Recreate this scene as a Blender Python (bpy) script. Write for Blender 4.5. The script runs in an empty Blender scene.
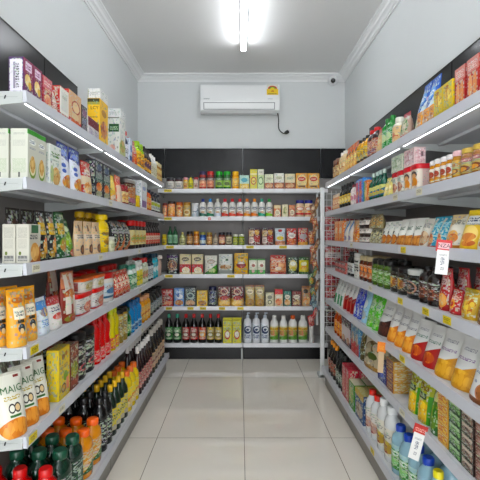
import bpy, math, random
from mathutils import Matrix, Vector
random.seed(7)
SC = bpy.context.scene
COL = SC.collection
PI = math.pi
CAM_H = 1.40
FPX = 415.0

# ------------------------------------------------------------------ colour and materials
def lin(h):
    if not isinstance(h, str):
        return tuple(h)
    h = h.lstrip('#')
    if len(h) == 3:
        h = ''.join(c * 2 for c in h)
    out = []
    for i in (0, 2, 4):
        c = int(h[i:i + 2], 16) / 255
        out.append(c / 12.92 if c <= .04045 else ((c + .055) / 1.055) ** 2.4)
    return (*out, 1.0)

class G:
    """small helper that wires one shader node group"""
    def __init__(s, name, extra):
        s.t = bpy.data.node_groups.new(name, 'ShaderNodeTree')
        i = s.t.interface
        i.new_socket('Vec', in_out='INPUT', socket_type='NodeSocketVector')
        i.new_socket('Base', in_out='INPUT', socket_type='NodeSocketColor')
        i.new_socket('Col', in_out='INPUT', socket_type='NodeSocketColor')
        for e, ty in extra:
            i.new_socket(e, in_out='INPUT', socket_type=ty)
        i.new_socket('Out', in_out='OUTPUT', socket_type='NodeSocketColor')
        s.i = s.t.nodes.new('NodeGroupInput'); s.o = s.t.nodes.new('NodeGroupOutput')
        sp = s.t.nodes.new('ShaderNodeSeparateXYZ')
        s.t.links.new(s.i.outputs['Vec'], sp.inputs[0])
        s.u, s.v = sp.outputs[0], sp.outputs[1]
    def m(s, op, a, b=None, c=None):
        n = s.t.nodes.new('ShaderNodeMath'); n.operation = op
        for k, x in enumerate((a, b, c)):
            if x is None: continue
            if isinstance(x, (int, float)): n.inputs[k].default_value = x
            else: s.t.links.new(x, n.inputs[k])
        return n.outputs[0]
    def inp(s, k): return s.i.outputs[k]
    def mix(s, f, a, b):
        n = s.t.nodes.new('ShaderNodeMix'); n.data_type = 'RGBA'
        s.t.links.new(f, n.inputs[0]); s.t.links.new(a, n.inputs[6]); s.t.links.new(b, n.inputs[7])
        return n.outputs[2]
    def done(s, f, col=None):
        s.t.links.new(s.mix(f, s.inp('Base'), col or s.inp('Col')), s.o.inputs[0])
        return s.t
    def rect(s):
        du = s.m('ABSOLUTE', s.m('SUBTRACT', s.u, s.inp('CX')))
        dv = s.m('ABSOLUTE', s.m('SUBTRACT', s.v, s.inp('CY')))
        return s.m('MULTIPLY', s.m('LESS_THAN', du, s.inp('HX')), s.m('LESS_THAN', dv, s.inp('HY')))
    def ell(s):
        du = s.m('DIVIDE', s.m('SUBTRACT', s.u, s.inp('CX')), s.inp('HX'))
        dv = s.m('DIVIDE', s.m('SUBTRACT', s.v, s.inp('CY')), s.inp('HY'))
        return s.m('LESS_THAN', s.m('ADD', s.m('MULTIPLY', du, du), s.m('MULTIPLY', dv, dv)), 1.0)

FL = 'NodeSocketFloat'
BASE4 = [('CX', FL), ('CY', FL), ('HX', FL), ('HY', FL)]
GR = {}
g = G('print_rect', BASE4); GR['r'] = g.done(g.rect())
g = G('print_ellipse', BASE4); GR['e'] = g.done(g.ell())
g = G('print_lettering', BASE4 + [('NX', FL), ('NY', FL)])
mk = g.rect()
xx = g.m('MULTIPLY', g.m('DIVIDE', g.m('SUBTRACT', g.u, g.inp('CX')), g.inp('HX')), g.inp('NX'))
yy = g.m('MULTIPLY', g.m('DIVIDE', g.m('SUBTRACT', g.v, g.inp('CY')), g.inp('HY')), g.inp('NY'))
cb = g.t.nodes.new('ShaderNodeCombineXYZ')
g.t.links.new(g.m('FLOOR', g.m('MULTIPLY', xx, 3.0)), cb.inputs[0])
g.t.links.new(g.m('FLOOR', g.m('MULTIPLY', yy, 3.0)), cb.inputs[1])
g.t.links.new(g.inp('CX'), cb.inputs[2])
wn = g.t.nodes.new('ShaderNodeTexWhiteNoise'); wn.noise_dimensions = '3D'
g.t.links.new(cb.outputs[0], wn.inputs[0])
mk = g.m('MULTIPLY', mk, g.m('GREATER_THAN', wn.outputs[0], .36))
mk = g.m('MULTIPLY', mk, g.m('LESS_THAN', g.m('FRACT', yy), .72))
GR['t'] = g.done(mk)
g = G('print_food', BASE4 + [('Col2', 'NodeSocketColor'), ('Scale', FL)])
mk = g.ell()
vo = g.t.nodes.new('ShaderNodeTexVoronoi'); vo.voronoi_dimensions = '2D'
g.t.links.new(g.inp('Vec'), vo.inputs['Vector']); g.t.links.new(g.inp('Scale'), vo.inputs['Scale'])
sp = g.t.nodes.new('ShaderNodeSeparateColor'); g.t.links.new(vo.outputs['Color'], sp.inputs[0])
f = g.m('MULTIPLY', sp.outputs[0], g.m('LESS_THAN', vo.outputs['Distance'], .55))
GR['f'] = g.done(mk, g.mix(f, g.inp('Col'), g.inp('Col2')))
g = G('print_slope', [('A', FL), ('S', FL)])
mk = g.m('LESS_THAN', g.v, g.m('ADD', g.inp('A'), g.m('MULTIPLY', g.inp('S'), g.m('SUBTRACT', g.u, .5))))
mk = g.m('MULTIPLY', mk, g.m('LESS_THAN', g.m('ABSOLUTE', g.m('SUBTRACT', g.u, .5)), .52))
GR['d'] = g.done(mk)

g = G('print_clutter', [('NX', FL), ('NY', FL), ('Amt', FL), ('Seed', FL)])
row = g.m('FLOOR', g.m('MULTIPLY', g.v, g.inp('NY')))
def wnoise(x, y, z):
    cb_ = g.t.nodes.new('ShaderNodeCombineXYZ')
    for k_, q_ in enumerate((x, y, z)): g.t.links.new(q_, cb_.inputs[k_])
    w__ = g.t.nodes.new('ShaderNodeTexWhiteNoise'); w__.noise_dimensions = '3D'; g.t.links.new(cb_.outputs[0], w__.inputs[0])
    return w__
sh = wnoise(row, g.inp('Seed'), row)
cell = g.m('FLOOR', g.m('ADD', g.m('MULTIPLY', g.u, g.inp('NX')), g.m('MULTIPLY', sh.outputs[0], 3.0)))
w2 = wnoise(cell, row, g.inp('Seed'))
inside = g.m('MULTIPLY', g.m('LESS_THAN', g.m('ABSOLUTE', g.m('SUBTRACT', g.m('FRACT', g.u), .5)), .44), g.m('LESS_THAN', g.m('ABSOLUTE', g.m('SUBTRACT', g.v, .5)), .46))
fa = g.m('MULTIPLY', inside, g.m('MULTIPLY', g.m('LESS_THAN', w2.outputs[0], g.inp('Amt')), .62))
hs = g.t.nodes.new('ShaderNodeHueSaturation'); hs.inputs['Saturation'].default_value = .75
g.t.links.new(w2.outputs[1], hs.inputs['Color'])
mixn = g.t.nodes.new('ShaderNodeMix'); mixn.data_type = 'RGBA'; mixn.inputs[0].default_value = .55
g.t.links.new(hs.outputs[0], mixn.inputs[6]); g.t.links.new(g.inp('Col'), mixn.inputs[7])
GR['k'] = g.done(fa, mixn.outputs[2])
def kk(c, amt=.3, nx=7, ny=13, seed=1.0): return ('k', c, dict(NX=nx, NY=ny, Amt=amt, Seed=seed))
def r(cx, cy, hx, hy, c): return ('r', c, dict(CX=cx, CY=cy, HX=hx, HY=hy))
def e(cx, cy, rx, ry, c): return ('e', c, dict(CX=cx, CY=cy, HX=rx, HY=ry))
def t(cx, cy, hx, hy, c, nx=3, ny=.7): return ('t', c, dict(CX=cx, CY=cy, HX=hx, HY=hy, NX=nx, NY=ny))
def fo(cx, cy, rx, ry, c1, c2, sc=9): return ('f', c1, dict(CX=cx, CY=cy, HX=rx, HY=ry, Col2=ink(c2), Scale=sc))
def dg(a, s, c): return ('d', c, dict(A=a, S=s))
def b(v0, v1, c): return r(.5, (v0 + v1) / 2, .51, (v1 - v0) / 2, c)          # band on the front
def B(v0, v1, c): return r(2, (v0 + v1) / 2, 9, (v1 - v0) / 2, c)             # band all round

def ink(h):
    c = lin(h); l = .3 * c[0] + .55 * c[1] + .15 * c[2]
    return (*[max(0.0, l + 1.18 * (x - l)) ** 1.16 for x in c[:3]], 1.0)
MATS = {}
def M(base, *layers, rough=.42, metal=0.0, trans=0.0, coat=0.0, name='pack_print', busy=None):
    key = (base, repr(layers), rough, metal, trans, coat, busy)
    if busy is None: busy = name == 'pack_print'
    if key in MATS: return MATS[key]
    m = bpy.data.materials.new(name); m.use_nodes = True
    nt = m.node_tree; bs = nt.nodes['Principled BSDF']
    bs.inputs['Roughness'].default_value = rough
    bs.inputs['Metallic'].default_value = metal
    bs.inputs['Transmission Weight'].default_value = trans
    bs.inputs['Coat Weight'].default_value = coat
    bs.inputs['Coat Roughness'].default_value = .08
    bs.inputs['Base Color'].default_value = ink(base)
    if layers:
        uv = nt.nodes.new('ShaderNodeUVMap'); uv.uv_map = 'UVMap'
        prev = None
        if busy:
            sd = float(len(MATS) % 97)
            lum = sum(lin(base)[:3]) / 3
            layers = [kk('#e6ddc8' if lum < .35 else '#6f675c', .30 if lum < .45 else .09, 9, 20, sd)] + list(layers) + [kk('#d9d0bc' if lum < .35 else '#857a6a', .14 if lum < .45 else .07, 15, 29, sd + 31)]
        for ty, c, kw in layers:
            gn = nt.nodes.new('ShaderNodeGroup'); gn.node_tree = GR[ty]
            nt.links.new(uv.outputs[0], gn.inputs['Vec'])
            gn.inputs['Base'].default_value = ink(base)
            if prev: nt.links.new(prev, gn.inputs['Base'])
            gn.inputs['Col'].default_value = ink(c)
            for k, v in kw.items(): gn.inputs[k].default_value = v
            prev = gn.outputs[0]
        nt.links.new(prev, bs.inputs['Base Color'])
    MATS[key] = m
    return m

def noisy(name, c1, c2, scale, rough, bump=0.0, spec=.5):
    m = bpy.data.materials.new(name); m.use_nodes = True
    nt = m.node_tree; bs = nt.nodes['Principled BSDF']
    tc = nt.nodes.new('ShaderNodeTexCoord'); nz = nt.nodes.new('ShaderNodeTexNoise')
    nz.inputs['Scale'].default_value = scale; nz.inputs['Detail'].default_value = 5
    nt.links.new(tc.outputs['Object'], nz.inputs['Vector'])
    mx = nt.nodes.new('ShaderNodeMix'); mx.data_type = 'RGBA'
    mx.inputs[6].default_value = lin(c1); mx.inputs[7].default_value = lin(c2)
    nt.links.new(nz.outputs[0], mx.inputs[0]); nt.links.new(mx.outputs[2], bs.inputs['Base Color'])
    bs.inputs['Roughness'].default_value = rough
    bs.inputs['Specular IOR Level'].default_value = spec
    if bump:
        bp = nt.nodes.new('ShaderNodeBump'); bp.inputs['Strength'].default_value = bump; bp.inputs['Distance'].default_value = .002
        nt.links.new(nz.outputs[0], bp.inputs['Height']); nt.links.new(bp.outputs[0], bs.inputs['Normal'])
    return m

def glow(name, c, s):
    m = bpy.data.materials.new(name); m.use_nodes = True
    bs = m.node_tree.nodes['Principled BSDF']
    bs.inputs['Base Color'].default_value = (.9, .9, .9, 1)
    bs.inputs['Emission Color'].default_value = lin(c); bs.inputs['Emission Strength'].default_value = s
    return m

# ------------------------------------------------------------------ meshes
class MB:
    def __init__(s): s.v = []; s.f = []; s.uv = []; s.sm = []; s.mi = []
    def face(s, idx, uvs, smooth=False, mi=0):
        s.f.append(tuple(idx)); s.uv.append(list(uvs)); s.sm.append(smooth); s.mi.append(mi)
    def box(s, x0, x1, y0, y1, z0, z1, ch=0.0, mi=0):
        """box with chamfered edges; front face (-y) is UV tile 0, sides tile 2, top tile 4, back tile 6"""
        if ch <= 0: ch = min(x1 - x0, y1 - y0, z1 - z0) * .02
        w, h, d = x1 - x0, z1 - z0, y1 - y0
        def ring(z, i):
            return [(x0 + i + ch, y0 + i, z), (x1 - i - ch, y0 + i, z), (x1 - i, y0 + i + ch, z), (x1 - i, y1 - i - ch, z),
                    (x1 - i - ch, y1 - i, z), (x0 + i + ch, y1 - i, z), (x0 + i, y1 - i - ch, z), (x0 + i, y0 + i + ch, z)]
        rings = [ring(z0, ch), ring(z0 + ch, 0), ring(z1 - ch, 0), ring(z1, ch)]
        base = len(s.v)
        for R_ in rings: s.v += R_
        def uvp(k, p):
            v = (p[2] - z0) / h
            if k in (0, 7, 1): return ((p[0] - x0) / w, v)
            if k in (2, 6): return (2 + (p[1] - y0) / d, v)
            return (6 + (p[0] - x0) / w, v)
        for q in range(3):
            for k in range(8):
                a, c = base + q * 8 + k, base + q * 8 + (k + 1) % 8
                idx = (a, c, c + 8, a + 8)
                s.face(idx, [uvp(k, s.v[i]) for i in idx], False, mi)
        for q, rev in ((0, True), (3, False)):
            idx = [base + q * 8 + k for k in range(8)]
            if rev: idx = idx[::-1]
            s.face(idx, [(4 + (s.v[i][0] - x0) / w, (s.v[i][1] - y0) / d) for i in idx], False, mi)
        return s
    def lathe(s, prof, seg=16, cx=0, cy=0, sx=1, sy=1, capb=True, capt=True, mi=0):
        base = len(s.v); n = len(prof); z0, z1 = prof[0][0], prof[-1][0]; H = (z1 - z0) or 1
        for z, rr in prof:
            for k in range(seg):
                a = -PI / 2 + 2 * PI * k / seg
                s.v.append((cx + rr * sx * math.cos(a), cy + rr * sy * math.sin(a), z))
        for q in range(n - 1):
            for k in range(seg):
                k2 = (k + 1) % seg
                idx = (base + q * seg + k, base + q * seg + k2, base + (q + 1) * seg + k2, base + (q + 1) * seg + k)
                ka, kb = (k, k + 1) if k < seg / 2 else (k - seg, k + 1 - seg)
                ua, ub = .5 + 2 * ka / seg, .5 + 2 * kb / seg
                va, vb = (prof[q][0] - z0) / H, (prof[q + 1][0] - z0) / H
                s.face(idx, [(ua, va), (ub, va), (ub, vb), (ua, vb)], True, mi)
        if capb: s.face([base + k for k in range(seg)][::-1], [(9, 9)] * seg, False, mi)
        if capt: s.face([base + (n - 1) * seg + k for k in range(seg)], [(9, 9)] * seg, False, mi)
        return s
    def tube(s, pts, rad, seg=8, mi=0):
        base = len(s.v); n = len(pts)
        for i, p in enumerate(pts):
            p = Vector(p)
            d = (Vector(pts[min(i + 1, n - 1)]) - Vector(pts[max(i - 1, 0)])).normalized()
            up = Vector((0, 0, 1)) if abs(d.z) < .9 else Vector((1, 0, 0))
            a = d.cross(up).normalized(); c = a.cross(d)
            for k in range(seg):
                th = 2 * PI * k / seg
                s.v.append(tuple(p + rad * (math.cos(th) * a + math.sin(th) * c)))
        for i in range(n - 1):
            for k in range(seg):
                k2 = (k + 1) % seg
                s.face((base + i * seg + k, base + (i + 1) * seg + k, base + (i + 1) * seg + k2, base + i * seg + k2), [(9, 9)] * 4, True, mi)
        s.face([base + k for k in range(seg)], [(9, 9)] * seg, False, mi)
        s.face([base + (n - 1) * seg + k for k in range(seg)][::-1], [(9, 9)] * seg, False, mi)
        return s
    def prism(s, poly, axis, a0, a1, mi=0):
        """poly of (p,q) extruded along axis: 'x' -> (y,z) poly, 'y' -> (x,z) poly"""
        base = len(s.v); n = len(poly)
        for a in (a0, a1):
            for p, q in poly:
                s.v.append((a, p, q) if axis == 'x' else (p, a, q))
        for k in range(n):
            k2 = (k + 1) % n
            s.face((base + k, base + k2, base + n + k2, base + n + k), [(9, 9)] * 4, False, mi)
        s.face([base + k for k in range(n)][::-1], [(9, 9)] * n, False, mi)
        s.face([base + n + k for k in range(n)], [(9, 9)] * n, False, mi)
        return s
    def mesh(s, name, *mats):
        me = bpy.data.meshes.new(name)
        me.from_pydata(s.v, [], s.f); me.update()
        ul = me.uv_layers.new(name='UVMap')
        flat = []
        for u in s.uv:
            for p in u: flat += p
        ul.data.foreach_set('uv', flat)
        me.polygons.foreach_set('use_smooth', s.sm)
        me.polygons.foreach_set('material_index', s.mi)
        for m in mats: me.materials.append(m)
        if any(s.sm):
            try: me.set_sharp_from_angle(angle=math.radians(50))
            except Exception: pass
        return me

def fixnormals(me):
    import bmesh
    bm = bmesh.new(); bm.from_mesh(me); bmesh.ops.recalc_face_normals(bm, faces=bm.faces); bm.to_mesh(me); bm.free()
    return me

def link(name, data, parent=None, loc=None, rz=0.0):
    o = bpy.data.objects.new(name, data); COL.objects.link(o)
    if parent: o.parent = parent
    if loc: o.location = loc
    if rz: o.rotation_euler = (0, 0, rz)
    return o
def tag(o, label, cat, group=None):
    o['label'] = label; o['category'] = cat
    if group: o['group'] = group
    LABELS.setdefault(label, []).append(o.name)
    return o
LABELS = {}
def struct(name, mb, mat, label=None):
    o = link(name, fixnormals(mb.mesh(name, mat))); o['kind'] = 'structure'
    if label: o['label'] = label
    return o
def boxmesh(name, mat, *a, **k): return MB().box(*a, **k).mesh(name, mat)

# real lettering on a pack: text turned into mesh, one flat outline
def word_verts(word, size):
    cu = bpy.data.curves.new('lettering', 'FONT'); cu.body = word; cu.size = size
    cu.align_x = 'CENTER'; cu.align_y = 'CENTER'; cu.resolution_u = 2
    ob = bpy.data.objects.new('lettering', cu); COL.objects.link(ob)
    dg_ = bpy.context.evaluated_depsgraph_get(); dg_.update()
    me = ob.evaluated_get(dg_).to_mesh()
    vs = [tuple(v.co) for v in me.vertices]; fs = [tuple(p.vertices) for p in me.polygons]
    bpy.data.objects.remove(ob); bpy.data.curves.remove(cu)
    return vs, fs

# ------------------------------------------------------------------ the room
XL, XR, YB, YF, ZC = -1.27, 1.303, 5.15, -3.0, 3.37
wall_m = noisy('wall_paint', '#cdd1d1', '#d2d5d5', 3, .6)
ceil_m = noisy('ceiling_paint', '#e6e6e5', '#e9e9e8', 3, .7)
trim_m = noisy('crown_paint', '#e6e8e8', '#ebecec', 3, .5)

def floor_mat():
    m = bpy.data.materials.new('polished_tile'); m.use_nodes = True
    nt = m.node_tree; bs = nt.nodes['Principled BSDF']
    tc = nt.nodes.new('ShaderNodeTexCoord'); mp = nt.nodes.new('ShaderNodeMapping')
    mp.inputs['Location'].default_value = (-.029, -.46, 0)
    nt.links.new(tc.outputs['Object'], mp.inputs[0])
    br = nt.nodes.new('ShaderNodeTexBrick')
    br.offset = 0; br.inputs['Scale'].default_value = 1
    br.inputs['Brick Width'].default_value = .6; br.inputs['Row Height'].default_value = 1.2
    br.inputs['Mortar Size'].default_value = .0022; br.inputs['Mortar Smooth'].default_value = 0
    br.inputs['Color1'].default_value = lin('#efe9de'); br.inputs['Color2'].default_value = lin('#ece5d8')
    br.inputs['Mortar'].default_value = lin('#8d8578')
    nt.links.new(mp.outputs[0], br.inputs['Vector'])
    nz = nt.nodes.new('ShaderNodeTexNoise'); nz.inputs['Scale'].default_value = 2.5; nz.inputs['Detail'].default_value = 8
    nt.links.new(tc.outputs['Object'], nz.inputs['Vector'])
    mx = nt.nodes.new('ShaderNodeMix'); mx.data_type = 'RGBA'; mx.blend_type = 'MULTIPLY'; mx.inputs[0].default_value = .12
    nt.links.new(br.outputs[0], mx.inputs[6]); nt.links.new(nz.outputs[0], mx.inputs[7])
    nt.links.new(mx.outputs[2], bs.inputs['Base Color'])
    bs.inputs['Roughness'].default_value = .018
    bs.inputs['Specular IOR Level'].default_value = .85
    return m
struct('floor', MB().box(XL - .1, XR + .1, YF - .1, YB + .1, -.1, 0, ch=.001), floor_mat())
struct('ceiling', MB().box(XL - .1, XR + .1, YF - .1, YB + .1, ZC, ZC + .1, ch=.001), ceil_m)
struct('wall_left', MB().box(XL - .1, XL, YF, YB, 0, ZC, ch=.001), wall_m)
struct('wall_right', MB().box(XR, XR + .1, YF, YB, 0, ZC, ch=.001), wall_m)
struct('wall_back', MB().box(XL - .1, XR + .1, YB, YB + .1, 0, ZC, ch=.001), wall_m)
# unseen opening added behind the camera to let in fill daylight
struct('wall_front', MB().box(XL - .1, XR + .1, YF - .1, YF, 2.75, ZC, ch=.001), wall_m)
mbf = MB()
for x0, x1 in ((XL, XL + .09), (XR - .09, XR)): mbf.box(x0, x1, YF - .08, YF - .01, 0, 2.75, ch=.004)
mbf.box(XL + .09, XR - .09, YF - .08, YF - .01, 2.66, 2.75, ch=.004)
struct('added_opening_frame', mbf, trim_m, 'unseen frame added behind the camera, open for fill daylight')
pl_ = bpy.data.lights.new('fill_opening_portal', 'AREA'); pl_.shape = 'RECTANGLE'; pl_.size = XR - XL - .18; pl_.size_y = 2.66
pl_.cycles.is_portal = True  # guides sky light through the added opening
po_ = bpy.data.objects.new('fill_opening_portal', pl_); COL.objects.link(po_); po_.location = ((XL + XR) / 2, YF - .02, 1.33); po_.rotation_euler = (PI / 2, 0, 0)
def crown(sgn):   # profile measured from the wall (p) and down from the ceiling (q)
    return [(0, 0), (.100, 0), (.100, .012), (.088, .014), (.070, .022), (.058, .036), (.050, .038), (.036, .044), (.024, .058), (.014, .060), (.012, .074), (0, .074)]
struct('trim_1', MB().prism([(XL + p, ZC - q) for p, q in crown(1)], 'y', YF, YB), trim_m)
struct('trim_2', MB().prism([(XR - p, ZC - q) for p, q in crown(1)], 'y', YF, YB), trim_m)
struct('trim_3', MB().prism([(YB - p, ZC - q) for p, q in crown(1)], 'x', XL, XR), trim_m)

# ------------------------------------------------------------------ lights
tube_m = glow('led_tube', '#f6faff', 15)
strip_m = glow('led_strip', '#f4f9ff', 2.6)
white_m = noisy('white_metal', '#e9ebec', '#eeeff0', 6, .4)
for i, (y0, y1) in enumerate(((3.06, 4.27), (1.35, 2.56), (-.4, .81), (-2.1, -.89))):  # the two battens at and behind the camera are unseen, added for fill
    o = link('ceiling_batten_light', None, loc=(.035, (y0 + y1) / 2, ZC))
    lab = ['long white tube batten light on the ceiling before the air conditioner', 'white tube batten light overhead, second from the air conditioner',
           'added fill batten light overhead, just above the camera position', 'added fill batten light at the unseen end of the ceiling'][i]
    tag(o, lab, 'light', 'tube lights down the ceiling')
    L = (y1 - y0) / 2
    link('housing', MB().box(-.034, .034, -L, L, -.030, 0, ch=.003).mesh('batten_housing', white_m), o)
    link('diffuser', fixnormals(MB().prism([(.026 * math.cos(2 * PI * k / 16), -.0575 + .026 * math.sin(2 * PI * k / 16)) for k in range(16)], 'y', -L + .012, L - .012).mesh('led_diffuser', tube_m)), o)
    for sy in (-1, 1):
        link('end_cap', MB().box(-.030, .030, sy * L - .011, sy * L + .011, -.086, -.0305, ch=.004).mesh('end_cap', white_m), o)

# ------------------------------------------------------------------ shelving
rail_m = noisy('rail_enamel', '#bcbec6', '#c2c4cb', 8, .38)
brail_m = noisy('white_rail', '#d6d7db', '#dcdde0', 8, .38)
deck_m = noisy('shelf_enamel', '#c8cacc', '#ced0d2', 8, .4)
plate_m = noisy('bracket_enamel', '#aeb2b0', '#b4b8b6', 8, .45)
panel_m = noisy('back_panel_grey', '#8a8683', '#918d8a', 5, .5)
black_m = noisy('header_black', '#0d0e11', '#121317', 5, .2, spec=.3)
plinth_m = noisy('kick_plate_grey', '#77736c', '#807b74', 6, .35)
bplinth_m = noisy('kick_plate_black', '#08080a', '#0c0c0e', 6, .4, spec=.3)
slot_m = M('#1b1b1b', rough=.6, name='slot_dark')

def bay(name, label, group, W, depth, bdepth, zs, cart, led=False, rail=rail_m, plinth=plinth_m, near=None, top=1.955, panel=panel_m):
    """bay in local axes: x along the run (0..W), y into the shelf (0 = shelf front), z up. zs ascending, first is the bottom deck"""
    o = link(name, None)
    tag(o, label, 'shelving', group)
    bf = depth - bdepth                                 # bottom front may stand proud (negative)
    link('back_panel', boxmesh('back_panel', panel, .002, W - .002, depth + .004, depth + .018, .02, top), o)
    for x in (0, W):
        link('upright', boxmesh('upright', slot_m if rail is brail_m else plate_m, x - .012 if x else .001, x - .001 if x else .012, depth + .019, depth + .055, 0, top), o)
    link('kick_plate', boxmesh('kick_plate', plinth, .003, W - .003, bf + .03, depth, .0, zs[0] - .045), o)
    for i, z in enumerate(zs):
        f = bf if i == 0 else 0.0
        s = link('shelf', boxmesh('shelf_deck', deck_m, .002, W - .002, f + .012, depth, z - .022, z), o)
        link('price_rail', MB().prism([(f, z + .004), (f + .011, z + .004), (f + .011, z - .040), (f - .004, z - .040)], 'x', .002, W - .002).mesh('price_rail', rail), s)
        if i:
            link('stiffener', boxmesh('stiffener', deck_m, .02, W - .02, depth * .45, depth * .45 + .025, z - .036, z - .0225), s)
            for k, x in enumerate((.001, W - .0035)):
                bk = link('bracket', MB().prism([(.013, z - .002), (depth, z - .002), (depth, z - .078), (.013, z - .042)], 'x', x, x + .0025).mesh('bracket', plate_m), s)
                if near == k:
                    xs = (x - .0012, x) if k == 0 else (x + .0025, x + .0037)
                    link('slot', MB().prism([(.072, z - .015), (.077, z - .015), (.081, z - .028), (.076, z - .028)], 'x', *xs).mesh('slot', slot_m), bk)
                    link('groove', MB().prism([(.03, z - .0205), (depth - .02, z - .0205), (depth - .02, z - .0213), (.03, z - .0213)], 'x', xs[0] + .0007 if k == 0 else xs[0], xs[1] if k == 0 else xs[1] - .0007).mesh('groove', M('#8d9190', rough=.5, name='groove_grey')), bk)
    if led:
        link('light_strip', boxmesh('light_strip', strip_m, .03, W - .03, .0125, .019, zs[-1] - .041, zs[-1] - .033), o)
    return o

LZ = [.175, .65, .98, 1.29, 1.61, 1.93]       # ascending
RZ = [.175, .545, .81, 1.09, 1.345, 1.61, 1.88]
BZ = [.181, .595, .955, 1.28, 1.598, 1.911]
LF, LFB, RF, RFB, BF = -.79, -.735, .80, .765, 4.64
LY = [1.53, 2.455, 3.38, 4.30]
RY = [1.13, 2.10, 3.08, 3.88]
for i in range(3):
    o = bay('shelving_bay', ['grey shelving bay opposite the price flags, end standing open to the camera',
                             'grey shelving bay holding red-lidded tubs, middle of its run',
                             'grey shelving bay with white-capped wine bottles, at the back unit corner'][i],
            'grey shelving bays with red-lidded tubs', LY[i + 1] - LY[i], .365, .42, LZ, None, led=True, near=0 if i == 0 else None)
    # local x -> +Y, local y -> -X : rotate +90
    o.rotation_euler = (0, 0, PI / 2); o.location = (LF, LY[i], 0)
for i in range(3):
    o = bay('shelving_bay', ['grey shelving bay with stacked tea boxes, under the red cracker boxes',
                             'grey shelving bay with green snack pouch and golden boxes, middle of its run',
                             'grey shelving bay ending at the wire grid panel'][i],
            'grey shelving bays beside the wire grid', RY[i + 1] - RY[i], .43, .465, RZ, None, led=True)
    # local x -> -Y, local y -> +X : rotate -90
    o.rotation_euler = (0, 0, -PI / 2); o.location = (RF, RY[i + 1], 0)
for i, x in enumerate((-.92, .035)):
    o = bay('shelving_bay', ['white-railed shelving bay under the air conditioner, holding dark sauce bottles',
                             'white-railed shelving bay under the air conditioner, holding white lotion bottles'][i],
            'white-railed bays against the back wall', .95, .38, .38, BZ, None, rail=brail_m, plinth=bplinth_m, top=2.085)
    o.location = (x, BF, 0)
    if i == 0:
        link('foot', boxmesh('foot', plate_m, .932, .9495, -.006, .029, 0, .128), o)

def header(label, W, z0, z1, loc, rz):
    o = link('header_board', None, loc=loc, rz=rz); tag(o, label, 'board', 'black header boards above the shelving')
    link('board_face', boxmesh('board_face', black_m, .0006, W - .0006, 0, .012, z0, z1, ch=.002), o)
    link('edge_trim', boxmesh('edge_trim', slot_m, .0006, W - .0006, -.002, .014, z1 + .0005, z1 + .008, ch=.002), o)
HZ = 2.445
header('glossy black header board behind the purple cashew biscuit boxes', .925, 1.96, HZ, (-1.157, 1.53, 0), PI / 2)
header('short black header board behind the red circle-print box', .50, 1.96, HZ, (-1.157, 2.457, 0), PI / 2)
header('glossy black header board behind the red cracker boxes', 1.24, 1.96, 2.43, (1.262, 2.47, 0), -PI / 2)
header('black header board behind the blue bags and capped bottles', 1.58, 1.96, 2.43, (1.262, 4.055, 0), -PI / 2)
header('black header board above jars and green-lidded tins at the back', .95, 2.09, HZ, (-.92, 5.068, 0), 0)
header('black header board above the tall yellow cartons at the back', .95, 2.09, HZ, (.035, 5.068, 0), 0)
header('narrow black header board in the back corner behind the wire grid', .30, 2.09, HZ, (.99, 5.068, 0), 0)
header('narrow black header board in the back corner above the wine bottles', .27, 2.09, HZ, (-1.195, 5.068, 0), 0)
fil = link('filler_panel', boxmesh('filler_panel', panel_m, .99, 1.29, 5.074, 5.088, 0, 2.085)); tag(fil, 'grey filler panel in the corner behind the wire grid', 'panel')
fil = link('filler_panel', boxmesh('filler_panel', panel_m, -1.195, -.925, 5.074, 5.088, 0, 2.085)); tag(fil, 'grey filler panel in the corner behind the wine bottles', 'panel')

# wire grid end panel with its white post
o = link('wire_grid_panel', None, loc=(0, 4.062, 0)); tag(o, 'white wire grid panel with post, closing the end of the shelving', 'panel')
post_m = noisy('post_white', '#dfe2e2', '#e6e8e8', 6, .4)
for x in (.805, 1.245):
    link('post', boxmesh('post', post_m, x - .02, x + .02, -.012, .012, .0, 1.86, ch=.004), o)
for x in (.805,):
    link('foot', boxmesh('foot', plate_m, x - .035, x + .03, -.012, .10, 0.0, .035, ch=.006), o)
mb = MB()
for k in range(9):
    x = .85 + .045 * k
    if k: pass
    mb.tube([(x, 0, .34), (x, 0, 1.83)], .0022, 5)
for k in range(25):
    z = .36 + .06 * k
    mb.tube([(.825, .0045, z), (1.226, .0045, z)], .0022, 5)
link('grid', fixnormals(mb.mesh('wire_grid', post_m)), o)['label'] = 'white wire grid'

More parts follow.
